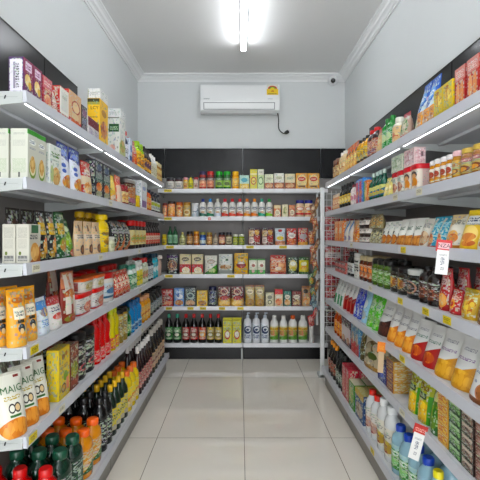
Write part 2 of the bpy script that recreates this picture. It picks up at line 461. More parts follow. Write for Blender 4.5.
# ------------------------------------------------------------------ product shapes
def wrap_label(rad, z0, z1, mat, sx=1, sy=1):
    return fixnormals(MB().lathe([(z0, rad), (z1, rad)], 16, sx=sx, sy=sy, capb=False, capt=False).mesh('label', mat))
PROF = {
 'soy':  ([(0, .88), (.02, 1), (.60, 1), (.70, .84), (.79, .46), (.86, .36), (.90, .36)], (.87, 1, .42), (.12, .55)),
 'wide': ([(0, .9), (.02, 1), (.68, 1), (.77, .86), (.83, .58), (.88, .52)], (.86, 1, .50), (.12, .62)),
 'jar':  ([(0, .9), (.03, 1), (.70, 1), (.77, .93), (.80, .84), (.83, .82)], (.81, 1, .93), (.14, .66)),
 'det':  ([(0, .92), (.03, 1), (.62, 1), (.72, .93), (.79, .70), (.83, .42), (.86, .38)], (.83, 1, .46), (.06, .64)),
 'hour': ([(0, .9), (.03, 1), (.26, .97), (.44, .80), (.60, .93), (.70, .9), (.79, .55), (.84, .36)], (.82, 1, .40), (.05, .30)),
 'wine': ([(0, .93), (.02, 1), (.55, 1), (.64, .86), (.72, .45), (.80, .36), (.92, .34)], (.86, 1, .40), (.14, .48)),
 'can':  ([(0, .96), (.02, 1), (.84, 1), (.86, .98)], (.855, 1, 1.0), (.04, .82)),
 'pump': ([(0, .9), (.03, 1), (.66, 1), (.76, .86), (.80, .5), (.83, .42)], (.82, .90, .44), (.10, .64)),
 'oval': ([(0, .9), (.02, 1), (.70, 1), (.78, .8), (.83, .5), (.86, .42)], (.84, 1, .46), (.1, .66)),
}
def lens(w, d, z, k=20, p=2.3):
    out = []
    for i in range(k):
        a = -PI / 2 + 2 * PI * (i + .5) / k
        c, s_ = math.cos(a), math.sin(a)
        out.append((w / 2 * math.copysign(abs(c) ** (2 / p), c), d / 2 * math.copysign(abs(s_) ** (1.2), s_), z))
    return out
def pouch_prof(kind):
    if kind == 'pouch':     # stand-up: wide gusset below, flat crimp on top
        return [(0, .96, .92), (.03, 1, 1), (.12, 1, 1), (.3, .985, .97), (.5, .975, .82), (.7, .975, .55), (.85, .98, .24), (.91, .985, .05), (.99, .985, .035), (1, .98, .03)]
    return [(0, .97, .10), (.01, .97, .12), (.05, .96, .16), (.12, .97, .62), (.3, 1, .97), (.5, 1, 1), (.7, .99, .9), (.86, .97, .5), (.93, .965, .10), (.99, .97, .08), (1, .97, .07)]
def pouch_mesh(kind, w, d, h, mat, lean=0, seed=0):
    rnd = random.Random(seed); k = 20; mb = MB(); prof = pouch_prof(kind)
    ph = [rnd.uniform(0, 6) for _ in range(3)]
    for f_, ws, ds in prof:
        for x, y, z in lens(w * ws, max(d * ds, .003), f_ * h, k):
            wr = (1 if ds > .2 else .25) * .012 * d * (math.sin(x / w * 9 + f_ * 14 + ph[0]) + math.sin(f_ * 23 + ph[1]))
            wr += (1 - min(1, ds * 3)) * .02 * math.sin(x / w * 5 + ph[2]) * d
            mb.v.append((x, y + (wr if y < 0 else -wr) + lean * (f_ * h) ** 1.2 / max(h, .01) ** .2, z))
    for q in range(len(prof) - 1):
        for i in range(k):
            i2 = (i + 1) % k
            idx = (q * k + i, q * k + i2, (q + 1) * k + i2, (q + 1) * k + i)
            front = i in range(0, k // 2 - 5 + 5) and True
            ym = sum(lens(1, 1, 0, k)[j][1] for j in (i, i2)) / 2
            off = 0 if ym < -.02 else 6
            uv = []
            for n_, j in zip((q, q, q + 1, q + 1), (i, i2, i2, i)):
                uv.append((off + .5 + mb.v[n_ * k + j][0] / w, prof[n_][0]))
            mb.face(idx, uv, True)
    mb.face(list(range(k))[::-1], [(9, 0)] * k)
    top = (len(prof) - 1) * k
    mb.face([top + i for i in range(k)], [(9, .99)] * k)
    return mb.mesh(kind, mat)
def solid(c, rough=.35, **k): return M(c, rough=rough, **k) if isinstance(c, str) else c

def build(shape, w, d, h, seed=0):
    """-> list of (part name, mesh, part label); the first is the body"""
    ty = shape[0]
    if ty == 'box':
        out = [('carton', MB().box(-w / 2, w / 2, -d / 2, d / 2, 0, h, ch=.0015).mesh('carton', shape[1]), None)]
        if len(shape) > 2: # printed flap on top
            out.append(('flap', MB().box(-w / 2, w / 2, -d * .06, d * .06, h, h * 1.10, ch=.001).mesh('flap', shape[2]), None))
        return out
    if ty in ('pouch', 'pillow'):
        lean = shape[2] if len(shape) > 2 else 0
        return [('bag', pouch_mesh(ty, w, d, h, shape[1], lean, seed), None)]
    if ty == 'bottle':
        _, pk, body, cap, lab = shape[:5]
        prof, (c0, c1, cr), (l0, l1) = PROF[pk]
        rad = w / 2; sy = min(1.0, d / w)
        out = [('body', fixnormals(MB().lathe([(z * h, q * rad) for z, q in prof], 16, sy=sy).mesh('bottle_body', solid(body, .12, coat=.3))), None)]
        capm = solid(cap, .35); ch = (c1 - c0) * h; cb = c0 * h
        out.append(('lid' if pk in ('jar', 'can') else 'cap', fixnormals(MB().lathe([(cb, cr * rad * .97), (cb + ch * .08, cr * rad), (cb + ch * .85, cr * rad), (cb + ch, cr * rad * .86)], 12, sy=sy if pk in ('jar', 'can') else 1).mesh('cap', capm)), None))
        if pk == 'pump':
            pm = MB().lathe([(.90 * h, .14 * rad), (.955 * h, .14 * rad)], 8)
            pm.box(-.17 * rad, .62 * rad, -.16 * rad, .16 * rad, .955 * h, h, ch=.002)
            out.append(('pump_head', fixnormals(pm.mesh('pump_head', capm)), None))
        if lab:
            out.append(('label', wrap_label(rad * 1.012, l0 * h, l1 * h, lab, sy=sy), None))
        return out
    if ty == 'tub':          # rounded rectangular tub with overhanging lid
        _, mat, lid = shape
        mb = MB(); k = 24
        def ring(sx, z):
            o_ = []
            for i in range(k):
                a = -PI / 2 + 2 * PI * (i + .5) / k; c, s_ = math.cos(a), math.sin(a)
                o_.append((w / 2 * sx * math.copysign(abs(c) ** .45, c), d / 2 * sx * math.copysign(abs(s_) ** .45, s_), z))
            return o_
        def loft(mb, rings):
            b0 = len(mb.v)
            for R_ in rings: mb.v += R_
            z0, z1 = rings[0][0][2], rings[-1][0][2]
            for q in range(len(rings) - 1):
                for i in range(k):
                    i2 = (i + 1) % k; idx = (b0 + q * k + i, b0 + q * k + i2, b0 + (q + 1) * k + i2, b0 + (q + 1) * k + i)
                    side = 0 if mb.v[idx[0]][1] + mb.v[idx[1]][1] < 0 else 6
                    if abs(mb.v[idx[0]][0]) > w * .44 and abs(mb.v[idx[1]][0]) > w * .44: side = 2
                    uv = []
                    for j in idx:
                        x, y, z = mb.v[j]
                        uv.append(((2 + (y / d + .5)) if side == 2 else side + .5 + x / w, (z - z0) / (z1 - z0)))
                    mb.face(idx, uv, True)
            mb.face([b0 + i for i in range(k)][::-1], [(9, 9)] * k); mb.face([b0 + (len(rings) - 1) * k + i for i in range(k)], [(9, 9)] * k)
        loft(mb, [ring(.86, 0), ring(.89, .01), ring(.95, h * .82)])
        l2 = MB(); loft(l2, [ring(.99, h * .80), ring(1, h * .82), ring(1, h * .95), ring(.96, h)])
        return [('tub', fixnormals(mb.mesh('tub', mat)), None), ('lid', fixnormals(l2.mesh('lid', solid(lid))), None)]
    raise ValueError(ty)

# ------------------------------------------------------------------ stocking the shelves
ORD = ['first', 'second', 'third', 'fourth', 'fifth', 'sixth', 'seventh', 'eighth', 'ninth', 'tenth', 'eleventh', 'twelfth']
NUM = ['zero', 'one', 'two', 'three', 'four', 'five', 'six', 'seven', 'eight', 'nine', 'ten', 'eleven', 'twelve']
RUNS = []
def run(unit, s, a, b_, n, hp, d, name, desc, short, shape, rows=1, stack=1, back=0.0, yaw=0.0, fill=.96, lab=None, words_=None, z=0.0, w=None):
    """n facings between photo columns a..b_ (shelf s counted from the top, 1..), hp = height in pixels there, d = depth in metres"""
    RUNS.append(dict(unit=unit, s=s, a=a, b=b_, n=n, hp=hp, d=d, name=name, desc=desc, short=short, shape=shape, rows=rows,
                     stack=stack, back=back, yaw=yaw, fill=fill, words=words_, z=z, w=w, lab=lab))
def along(unit, s, px):
    """distance along the aisle (or sideways on the back unit) of a product front seen at photo column px"""
    if unit == 'L': return (.755 if s == 6 else .81) * FPX / (240 - px)
    if unit == 'R': return (.785 if s == 7 else .82) * FPX / (px - 240)
    return (px - 240) / FPX * (BF + .025)
PLACED = []
HEIGHT = {}
def stock():
    seq = {}
    for q in RUNS: seq.setdefault((q['unit'], q['s'], q['back'] > .08, bool(q['z'])), []).append(q)
    for key, lst in seq.items():
        for i, q in enumerate(lst):
            if q['n'] > 1 or q['rows'] > 1 or q['stack'] > 1:
                q['nb'] = (lst[i - 1]['short'], False) if i else ((lst[i + 1]['short'], True) if len(lst) > 1 else ('camera', False))
            else:
                q['nb'] = (lst[i - 1]['short'] if i else (lst[i + 1]['short'] if len(lst) > 1 else None), False)
    for q in RUNS:
        u, s = q['unit'], q['s']
        zs = {'L': LZ, 'R': RZ, 'B': BZ}[u][::-1]
        zz = zs[s - 1] + .0006 + (HEIGHT[q['z']] + .0006 if isinstance(q['z'], str) else q['z'])
        p0, p1 = along(u, s, q['a']), along(u, s, q['b'])
        if u != 'B' and p0 > p1: p0, p1 = p1, p0
        n = q['n']; pitch = (p1 - p0) / n; w = (q['w'] or pitch * q['fill'])
        mid = (p0 + p1) / 2 if u != 'B' else BF + .025
        h = q['hp'] * mid / FPX / q['stack']
        zi = zs.index(zs[s - 1])
        if s > 1:
            room = zs[s - 2] - .050 - zz
            h = min(h, room / q['stack'])
        HEIGHT[q['short']] = h * (1.0 if q['shape'][0] != 'pouch' else 1.0)
        d = q['d']
        deep = {'L': .42 if s == 6 else .36, 'R': .46 if s == 7 else .425, 'B': .375}[u]
        q['rows'] = max(1, min(q['rows'], int((deep - .035 - q['back'] - .008) / (d * 1.06))))
        if q['shape'][0] == 'bottle': d = min(d, w)
        parts = build(q['shape'], w, d, h, seed=len(PLACED))
        if q['words']: parts += letters(q, w, d, h)
        for row in range(q['rows']):
            for i in range(n):
                ii = i if u != 'R' else i
                c = p0 + pitch * (ii + .5)
                off = q['back'] + d / 2 + row * (d * 1.06) + random.uniform(0, .004)
                if u == 'L': loc = ((-.755 if s == 6 else -.81) - off, c); rz = PI / 2
                elif u == 'R': loc = ((.785 if s == 7 else .82) + off, c); rz = -PI / 2
                else: loc = (c, BF + .025 + off); rz = 0
                for lev in range(q['stack']):
                    jit = random.uniform(-.03, .03) if q['stack'] == 1 and q['shape'][0] != 'box' else random.uniform(-.006, .006)
                    root = bpy.data.objects.new(q['name'], parts[0][1]); COL.objects.link(root)
                    root.location = (*loc, zz + lev * (h + .0006)); root.rotation_euler = (0, 0, rz + q['yaw'] + jit)
                    for pn, me, pl in parts[1:]:
                        ch = bpy.data.objects.new(pn, me); COL.objects.link(ch); ch.parent = root
                        if pl: ch['label'] = pl
                    nb, frm = q['nb']; tail = ''
                    tot = n * q['rows'] * q['stack']
                    rw = '' if q['rows'] == 1 or row == 0 else ', ' + ['', 'row behind', 'third row', 'fourth row'][row]
                    if n > 1: tail = f", {ORD[i if not frm else n - 1 - i]} from the {nb}" + rw
                    elif q['rows'] > 1: tail = f", beside the {nb}" + (rw or ', front row')
                    if q['stack'] > 1:
                        if n == 1 and q['rows'] == 1: tail = f", beside the {nb}"
                        tail += ', ' + (['bottom', 'second up', 'third up', 'fourth up'][lev] if lev < q['stack'] - 1 else 'topmost')
                    if tot == 1 and nb: tail = f", beside the {nb}"
                    L_ = q['desc'] + tail
                    if len(L_.replace(',', '').split()) > 16: L_ = q['short'] + tail
                    tag(root, L_, q['name'].split('_')[-1], f"{q['lab'] or q['desc']} run" if tot > 1 else None)
                    PLACED.append((u, s, c, q['short'], root, h, w, row))

def letters(q, w, d, h):
    out = []
    for wd in q['words']:
        text, face, cx, cy, size, col = wd
        vs, fs = word_verts(text, size * h)
        me = bpy.data.meshes.new('lettering'); nv = []
        for x, y, z in vs:
            if face == 'side':       # on the local -x side, reading from the camera
                nv.append((-w / 2 - .0006, -(x) + (cx - .5) * d, cy * h + y))
            else:
                fz = (cy * h + y) / h; xx_ = (cx - .5) * w + x
                prof = pouch_prof(q['shape'][0]); ds = .9
                for (f0, _, d0), (f1, _, d1) in zip(prof, prof[1:]):
                    if f0 <= fz <= f1: ds = d0 + (d1 - d0) * (fz - f0) / (f1 - f0 + 1e-9)
                cc = min(.999, abs(2 * xx_ / w)); aa = cc ** (2.3 / 2); sn = math.sqrt(max(0, 1 - aa * aa))
                lean = q['shape'][2] if len(q['shape']) > 2 else 0
                yy_ = -d / 2 * ds * sn ** 1.2 + lean * (fz * h) ** 1.2 / h ** .2
                nv.append((xx_, yy_ - .003, cy * h + y))
        me.from_pydata(nv, [], fs); me.update(); me.materials.append(M(col, rough=.5, name='lettering_ink'))
        out.append(('lettering', me, None))
    return out

# ---- the run opposite the flags: top shelf (near to far)
def side(c, m=.06, ink='#333'): # printed white end panel
    return [r(2.5, .5, .40, .43, c), r(2.62, .5, .07, .36, '#8d8896'), t(2.42, .5, .12, .34, ink, 2, 5)]
run('L', 1, 24, 43, 2, 35.31, .058, 'biscuit_box', 'purple cashew biscuit box with white end panel', 'purple biscuit box',
    ('box', M('#4a1d5e', b(0, .99, '#8b2355'), dg(.35, -.5, '#6a2160'), r(.5, .80, .32, .12, '#e6d3e4'), t(.5, .8, .26, .07, '#8a3a78', 3, 1),
     fo(.42, .42, .30, .17, '#e8cf8a', '#f3e6b8', 3), e(.62, .30, .16, .12, '#d9b65a'), *side('#d5d2dc'))))
run('L', 1, 43.5, 53, 1, 31.03, .055, 'biscuit_box', 'rose red biscuit box with pale nut picture', 'rose red biscuit box',
    ('box', M('#a83244', b(.62, .99, '#c9737c'), t(.5, .8, .38, .08, '#f0d5d2', 4, 1), t(.5, .6, .3, .06, '#e9c9a8', 4, 1), fo(.5, .28, .36, .18, '#e7c99a', '#d2605a', 4))))
run('L', 1, 53, 60, 1, 33.17, .08, 'snack_bag', 'white and cream snack bag with red lettering', 'cream snack bag',
    ('pouch', M('#ddd9d0', t(.5, .75, .36, .06, '#b03a30', 3, 1), t(.5, .5, .3, .1, '#c8a890', 3, 3), t(.5, .25, .36, .1, '#b5564a', 4, 2))))
run('L', 1, 60, 69, 1, 31.03, .06, 'cracker_box', 'white cracker box with red base and edges', 'white and red cracker box',
    ('box', M('#b93428', b(.16, .97, '#e4e2da'), r(.5, .55, .36, .3, '#d6d5cf'), t(.5, .7, .26, .05, '#9aa08c', 4, 1))))
run('L', 1, 69, 81.5, 1, 33.17, .06, 'cookie_box', 'beige and red cookie box with round print', 'round-print cookie box',
    ('box', M('#c23a26', b(.2, .99, '#d3b08e'), e(.55, .58, .34, .2, '#a64530'), e(.55, .58, .27, .155, '#dfc8a4'), e(.5, .3, .28, .1, '#d9c3a0'), fo(.5, .12, .4, .08, '#c23a26', '#d98a4a'))))
run('L', 1, 82, 87.5, 1, 26.75, .05, 'tea_box', 'dark plum tea box with pale panels', 'dark plum tea box',
    ('box', M('#33303f', r(.5, .72, .36, .13, '#8f6a80'), r(.5, .42, .36, .1, '#7b7f95'), fo(.5, .2, .36, .1, '#5c5566', '#a090a0'))))
run('L', 1, 88.5, 99.5, 2, 19.26, .05, 'candy_box', 'little box of maroon and white print', 'little maroon box',
    ('box', M('#d8d3d3', b(.55, .98, '#7d1f35'), t(.5, .3, .35, .14, '#9a8db0', 3, 2))))
run('L', 1, 100, 108.5, 1, 43.87, .072, 'cereal_carton', 'tall yellow cereal carton with dark lettering on its end', 'tall yellow carton',
    ('box', M('#e8c21f', fo(.5, .35, .36, .2, '#a3452c', '#d9a06a', 5), e(.5, .72, .3, .08, '#b8881a'), r(2.5, .95, 1.4, .04, '#4a4520'), r(2.5, .885, 1.4, .03, '#a9a45a'), t(2.5, .58, .36, .02, '#9b7a1d', 6, 1), r(2.3, .36, .14, .1, '#7d1f35'))),
    words_=[('LCY', 'side', .42, .78, .10, '#2a1a10')])
run('L', 1, 101, 108.5, 1, 10.17, .075, 'parcel_box', 'white carton lying on top of the tall yellow carton', 'white carton on yellow one',
    ('box', M('#e2e2e0', t(2.5, .5, .3, .2, '#b9b8b4', 3, 1), r(2.95, .5, .02, .4, '#8b8c4a'))), z='tall yellow carton')
run('L', 1, 120, 126, 1, 38.52, .085, 'cereal_carton', 'tall white cereal carton with green logo panel', 'tall white cereal carton',
    ('box', M('#dfe0da', b(.0, .35, '#c9cf9e'), fo(.5, .3, .4, .16, '#8aa244', '#d9b98a', 6), r(2.45, .72, .4, .1, '#1f5a2a'), t(2.45, .72, .3, .05, '#b8cfae', 3, 1), fo(2.6, .2, .25, .1, '#d9a9a0', '#e8cfc0', 4), r(2.5, .975, .5, .012, '#6d6d68'))))
run('L', 1, 120.6, 126, 1, 8.56, .085, 'parcel_box', 'white carton lying on the white cereal carton', 'white carton on cereal',
    ('box', M('#e2e3e2', t(2.5, .5, .36, .2, '#c6c6c4', 3, 1))), z='tall white cereal carton')
run('L', 1, 126, 130, 1, 29.96, .06, 'syrup_bottle', 'navy syrup bottle with red cap', 'navy red-capped bottle',
    ('bottle', 'soy', '#26345f', '#c2332e', M('#e5e5ea', t(.5, .5, .4, .2, '#345', 3, 2))))
run('L', 1, 130, 132.5, 1, 24.61, .06, 'milk_carton', 'slim blue and white drink carton', 'slim blue carton',
    ('box', M('#d9dfe8', b(0, .3, '#2d4f8e'), e(.5, .6, .35, .15, '#6d89c0'))))
run('L', 1, 132.5, 139, 2, 26.75, .07, 'noodle_pack', 'orange red noodle pouch', 'orange red noodle pouch',
    ('pouch', M('#cc4a26', b(.8, 1, '#b5351f'), fo(.5, .3, .4, .2, '#e08a3c', '#c04a22', 5), t(.5, .65, .36, .08, '#f0c8a0', 3, 1))))
run('L', 1, 139, 146, 2, 27.82, .075, 'juice_bottle', 'yellow bottle with lime green shoulder', 'yellow lime-shouldered bottle',
    ('bottle', 'det', '#9fc23a', '#a5c84a', M('#ecc92e', fo(.5, .4, .4, .25, '#e0a01c', '#6a4a20', 4), t(.5, .8, .36, .08, '#7a4a1a', 3, 1))))
run('L', 1, 146, 152.5, 3, 26.75, .07, 'sauce_bottle', 'brown sauce bottle with golden label', 'brown gold-label bottle',
    ('bottle', 'soy', '#3b2218', '#2a1b1c', M('#dfae3a', e(.5, .5, .3, .25, '#5d3b5c'), t(.5, .85, .4, .1, '#7a3a1a', 3, 1))))
run('L', 1, 152.5, 158, 3, 23.54, .07, 'lotion_bottle', 'white bottle with white cap', 'white capped bottle',
    ('bottle', 'det', '#e2e2de', '#eceae6', M('#dcd9cc', t(.5, .5, .3, .25, '#b9b08a', 3, 2))))
run('L', 1, 158, 162.5, 3, 19.26, .07, 'spice_jar', 'tan jar with cream cap', 'tan spice jar',
    ('bottle', 'jar', '#b58a52', '#d9cda8', M('#e0c98a', fo(.5, .4, .36, .3, '#b87a3a', '#e6d8a0', 4))))

# second shelf
oat = M('#cdcec4', b(.90, .995, '#4a9a3c'), e(.5, .76, .34, .055, '#eef0ea'), t(.5, .77, .28, .035, '#5c6f8c', 3, 1), t(.5, .64, .3, .022, '#8a93a5', 5, 1),
        e(.5, .24, .36, .2, '#7d9a3e'), e(.5, .27, .3, .17, '#e6dfc2'), fo(.5, .32, .25, .17, '#b98a3c', '#dfc48a', 7),
        t(2.5, .9, .34, .02, '#a7a8a2', 6, 1), t(2.5, .72, .36, .06, '#b9bab2', 8, 3), t(2.5, .28, .38, .14, '#b3bda6', 8, 6), r(2.5, .1, .05, .05, '#555'), busy=False)
run('L', 2, 27.5, 47, 2, 49, .066, 'oat_carton', 'white oat cereal carton with green top and bowl picture', 'white oat carton', ('box', oat), rows=2)
run('L', 2, 50, 62, 1, 41, .06, 'muesli_pack', 'white muesli pack with green script and oat picture', 'white muesli pack',
    ('box', M('#dfe2dc', t(.5, .78, .36, .07, '#5a8a3c', 2, 1), t(.5, .64, .3, .02, '#7f9a86', 5, 1), fo(.55, .26, .34, .22, '#c08a4a', '#dfc894', 7), e(.2, .3, .14, .2, '#b9c794'), t(2.5, .5, .36, .3, '#c0c4bb', 7, 8))))
run('L', 2, 63, 85, 2, 45, .06, 'flour_pouch', 'white granola pouch with royal blue top', 'blue-topped granola pouch',
    ('pouch', M('#2b3f92', dg(.66, -.15, '#dfe2ea'), e(.42, .80, .26, .07, '#7f93cf'), e(.28, .52, .13, .05, '#4a66ae'), e(.28, .40, .12, .045, '#4a66ae'), fo(.55, .17, .4, .16, '#b5652c', '#dfae62', 7), b(0, .03, '#2b3270'))))
run('L', 2, 85.5, 95, 1, 34, .06, 'cookie_pouch', 'red cookie pouch with oval logo and biscuits', 'red cookie pouch',
    ('pouch', M('#b8392f', e(.5, .68, .3, .08, '#e6d9c9'), t(.5, .68, .22, .03, '#7a2018', 3, 1), b(.3, .55, '#d9cbb2'), fo(.5, .22, .42, .2, '#c98a4c', '#e5cfa6', 6))))
run('L', 2, 95.5, 111, 2, 36, .055, 'coffee_carton', 'navy black carton with grey label and orange fruit', 'navy fruit carton',
    ('box', M('#1d2132', e(.5, .82, .32, .09, '#5a6b86'), r(.5, .6, .4, .08, '#8e9a96'), b(.46, .52, '#3f6a62'), fo(.5, .3, .36, .12, '#c96a2c', '#e2a35c', 5), fo(.5, .12, .38, .07, '#cfc7b2', '#7f8a62', 8))))
run('L', 2, 111.5, 118.5, 1, 27, .06, 'chip_pouch', 'bright yellow snack pouch with white base', 'yellow snack pouch',
    ('pouch', M('#e2c542', e(.5, .62, .36, .2, '#efdc8a'), dg(.35, .3, '#e8b82a'), fo(.5, .15, .38, .12, '#c08a6a', '#efe3d0', 5))))
run('L', 2, 118.5, 124, 1, 28, .06, 'chip_pouch', 'salmon pink snack pouch with orange sides', 'salmon snack pouch',
    ('pouch', M('#d27a56', e(.5, .8, .36, .12, '#c94a44'), r(.4, .35, .3, .3, '#ecd5c2'))))
run('L', 2, 124.5, 129.5, 2, 20, .06, 'jam_jar', 'small maroon-lidded jar with cream label', 'maroon-lidded small jar',
    ('bottle', 'jar', '#8a3a3a', '#8f2230', M('#e0cda0', fo(.5, .5, .36, .3, '#d9b86a', '#b5655a', 4))))
run('L', 2, 130, 138, 1, 27, .075, 'cocoa_can', 'brown cocoa can with silver lid', 'brown cocoa can',
    ('bottle', 'can', '#4a2c20', M('#b9b9b5', rough=.3, metal=.5), M('#5a3322', fo(.5, .6, .36, .3, '#c98a3c', '#8a4a2a', 4), e(.5, .25, .3, .12, '#a86a8a'))))
run('L', 2, 138.5, 141.5, 1, 13, .04, 'mustard_jar', 'tiny yellow mustard jar', 'tiny yellow jar', ('bottle', 'jar', '#e0c22a', '#e6d23c', None))
run('L', 2, 141.5, 147, 1, 28, .08, 'milk_carton', 'tall white milk carton with pale blue mark', 'tall white milk carton',
    ('box', M('#e0e2e4', e(.5, .75, .3, .07, '#9aa6c8'), r(.5, .2, .4, .12, '#8a6a9a'))))
run('L', 2, 147, 153, 2, 22, .065, 'juice_bottle', 'orange drink bottle with navy cap', 'orange navy-capped bottle',
    ('bottle', 'wide', '#d9722c', '#23233c', M('#e8b04a', fo(.5, .5, .36, .3, '#c94a2c', '#f0d08a', 4))))
run('L', 2, 153, 161.5, 3, 20, .065, 'sauce_bottle', 'navy bottle with white and lime label', 'navy lime-label bottle',
    ('bottle', 'soy', '#1c2438', '#20202c', M('#dfe2dc', b(.5, .85, '#b5c24a'), t(.5, .3, .36, .14, '#4a5a86', 3, 1))))

# third shelf
barl = M('#c6c4ba', r(.5, .93, .3, .05, '#1f4a36'), dg(.22, .5, '#a0642c'), fo(.5, .28, .36, .24, '#c99a5c', '#e2c08a', 4), t(.4, .68, .34, .07, '#4a4a52', 3, 1), r(.5, .87, .3, .1, '#3a6a4a'),
         t(2.5, .78, .36, .14, '#a9a79f', 8, 5), t(2.5, .5, .34, .12, '#b3b1a8', 8, 4), r(2.5, .12, .38, .07, '#a9a8a4'), t(2.5, .12, .36, .07, '#5f5f60', 12, .4), e(2.7, .25, .1, .05, '#6d7a3c'), busy=False)
run('L', 3, 29, 41, 1, 38, .05, 'malt_carton', 'white malt carton with brown almond picture', 'white malt carton', ('box', barl), rows=2)
run('L', 3, 37.5, 71, 3, 50, .055, 'coffee_pouch', 'dark brown pouch standing behind the malt cartons', 'dark brown pouch',
    ('pouch', M('#2a211f', fo(.5, .6, .34, .2, '#5c4034', '#3a2a24', 5))), back=.10)
run('L', 3, 42.5, 60, 2, 49, .06, 'dried_fruit_pouch', 'black dried fruit pouch with yellow label', 'black fruit pouch',
    ('pouch', M('#15151a', r(.5, .64, .36, .12, '#c9aa3c'), t(.5, .64, .26, .05, '#6a5a1a', 3, 1), e(.5, .83, .2, .07, '#a08274'), fo(.62, .3, .32, .16, '#c9785a', '#d9b24a', 4), e(.3, .13, .2, .07, '#a88a3c'))))
run('L', 3, 60.5, 70, 1, 46, .06, 'dried_fruit_pouch', 'tall green fruit pouch with yellow label', 'tall green pouch',
    ('pouch', M('#1f5a34', r(.5, .64, .34, .12, '#c9aa3c'), t(.5, .64, .24, .05, '#6a5a1a', 3, 1), fo(.55, .3, .36, .16, '#7a9a3a', '#c98a5a', 4))))
run('L', 3, 69, 78, 1, 38, .06, 'lime_pouch', 'leaning green pouch with lime slices', 'leaning lime pouch',
    ('pouch', M('#1d6a38', fo(.55, .36, .42, .3, '#a5c23c', '#3a7a34', 4), e(.4, .75, .3, .08, '#d6dfc2'), fo(.6, .12, .3, .1, '#c9a08a', '#c24a3a', 4)), .12))
run('L', 3, 79, 103, 3, 33, .05, 'nut_pouch', 'cream nut pouch with navy lettering and dark round window', 'cream nut pouch',
    ('pouch', M('#d8bfa0', b(.48, .62, '#dccfc0'), t(.5, .56, .36, .06, '#34384e', 3, 1), r(.4, .8, .09, .09, '#7a5a44'), e(.5, .18, .22, .14, '#6a4230'), e(.5, .18, .1, .08, '#a97f5c'))))
run('L', 3, 96, 115, 3, 40, .06, 'syrup_bottle', 'yellow-capped bottle behind the cream nut pouches', 'yellow-capped back bottle',
    ('bottle', 'wide', '#9a7a2a', '#c9a832', None), back=.085)
run('L', 3, 103.5, 111.5, 1, 38, .08, 'drain_bottle', 'bright yellow bottle with yellow cap', 'bright yellow bottle',
    ('bottle', 'wide', '#e2c81e', '#e0c63a', M('#e6cd22', e(.5, .75, .3, .08, '#8a6a1a'), fo(.6, .35, .3, .2, '#c9a51a', '#8a5a1a', 4))))
run('L', 3, 112, 116.5, 1, 15, .045, 'cream_jar', 'small white jar at shelf edge', 'small white jar', ('bottle', 'jar', '#dcdcc8', '#d6d6cc', M('#d9d9c0', t(.5, .5, .3, .3, '#9aa06a', 3, 2))))
run('L', 3, 116.5, 133.5, 3, 29, .08, 'chip_bag', 'black potato chip bag with orange corner', 'black chip bag',
    ('pillow', M('#1b1a1e', dg(.38, 1.0, '#d9863c'), t(.45, .68, .38, .1, '#a8a6a8', 3, 1), e(.5, .86, .25, .06, '#a88a6c'), fo(.6, .25, .3, .12, '#e2a55a', '#c96a2c', 4)), .10))
run('L', 3, 133.8, 147.2, 4, 27, .07, 'pickle_jar', 'dark pickle jar with red lid and cream label', 'red-lidded pickle jar',
    ('bottle', 'jar', '#2a1d1a', '#c2252c', M('#cfc69a', fo(.5, .4, .36, .3, '#8a9a4a', '#d9a06a', 4))), rows=2)
run('L', 3, 147.2, 161, 6, 24, .06, 'chili_bottle', 'dark chili bottle with red and white label', 'dark chili bottle',
    ('bottle', 'soy', '#241a1a', '#1d1b1e', M('#c24a3c', b(.4, .75, '#dfd6c6'), t(.5, .57, .3, .1, '#a33', 3, 1))))

# fourth shelf
run('L', 4, 20, 42, 2, 55, .065, 'nut_pouch', 'orange almond pouch with white label', 'orange almond pouch',
    ('pouch', M('#dda43a', r(.5, .58, .3, .1, '#e3dccb'), t(.5, .58, .22, .05, '#7a7a7a', 3, 1), r(.5, .44, .18, .03, '#3a3226'), e(.5, .32, .17, .08, '#33333a'), e(.5, .27, .1, .05, '#dfc9a0'), b(.0, .13, '#d9ab5c'), e(.5, .8, .3, .05, '#b8701a')), .05), rows=2, yaw=-.4, w=.078)
run('L', 4, 42, 53.5, 1, 37, .06, 'rusk_pouch', 'white and sky blue pouch with navy sides', 'sky blue pouch',
    ('pouch', M('#1f3f86', b(.0, 1, '#dbe3ea'), b(.68, .9, '#5c95cc'), fo(.5, .6, .3, .12, '#3a6ab0', '#d9b45a', 5), t(.5, .32, .3, .1, '#4a86c0', 2, 2)), .03))
run('L', 4, 54, 66, 1, 32, .06, 'rusk_pouch', 'white and red pouch with maroon sides', 'maroon-sided pouch',
    ('pouch', M('#8a2a30', b(.0, .78, '#e0dcd8'), b(.74, 1, '#b0484a'), t(.5, .62, .34, .08, '#4a4a72', 3, 1), fo(.5, .38, .34, .1, '#c9574f', '#dfb7a8', 4), e(.6, .15, .16, .07, '#c9cfc2')), .03))
run('L', 4, 66.5, 79, 1, 50, .06, 'wafer_pack', 'tall rust red wafer pack with white strips', 'tall rust wafer pack',
    ('pouch', M('#8a3526', b(.68, .98, '#c98a6a'), r(.3, .74, .13, .2, '#dfd6cd'), r(.72, .74, .13, .2, '#dfd6cd'), fo(.5, .55, .4, .1, '#a3502c', '#d99a5a', 6), r(.28, .34, .14, .17, '#ded5cc'), r(.72, .34, .14, .17, '#ded5cc'), fo(.5, .08, .42, .07, '#b5432c', '#8a9a4a', 5))))
run('L', 4, 74, 82, 1, 54, .06, 'wafer_pack', 'rust wafer pack standing behind the maroon-sided pouch', 'rear rust wafer pack',
    ('pouch', M('#7d3022', b(.72, .98, '#b9795a'), r(.5, .74, .3, .2, '#d2c6ba'), fo(.5, .4, .4, .14, '#a3502c', '#c98a4a', 6))), back=.10)
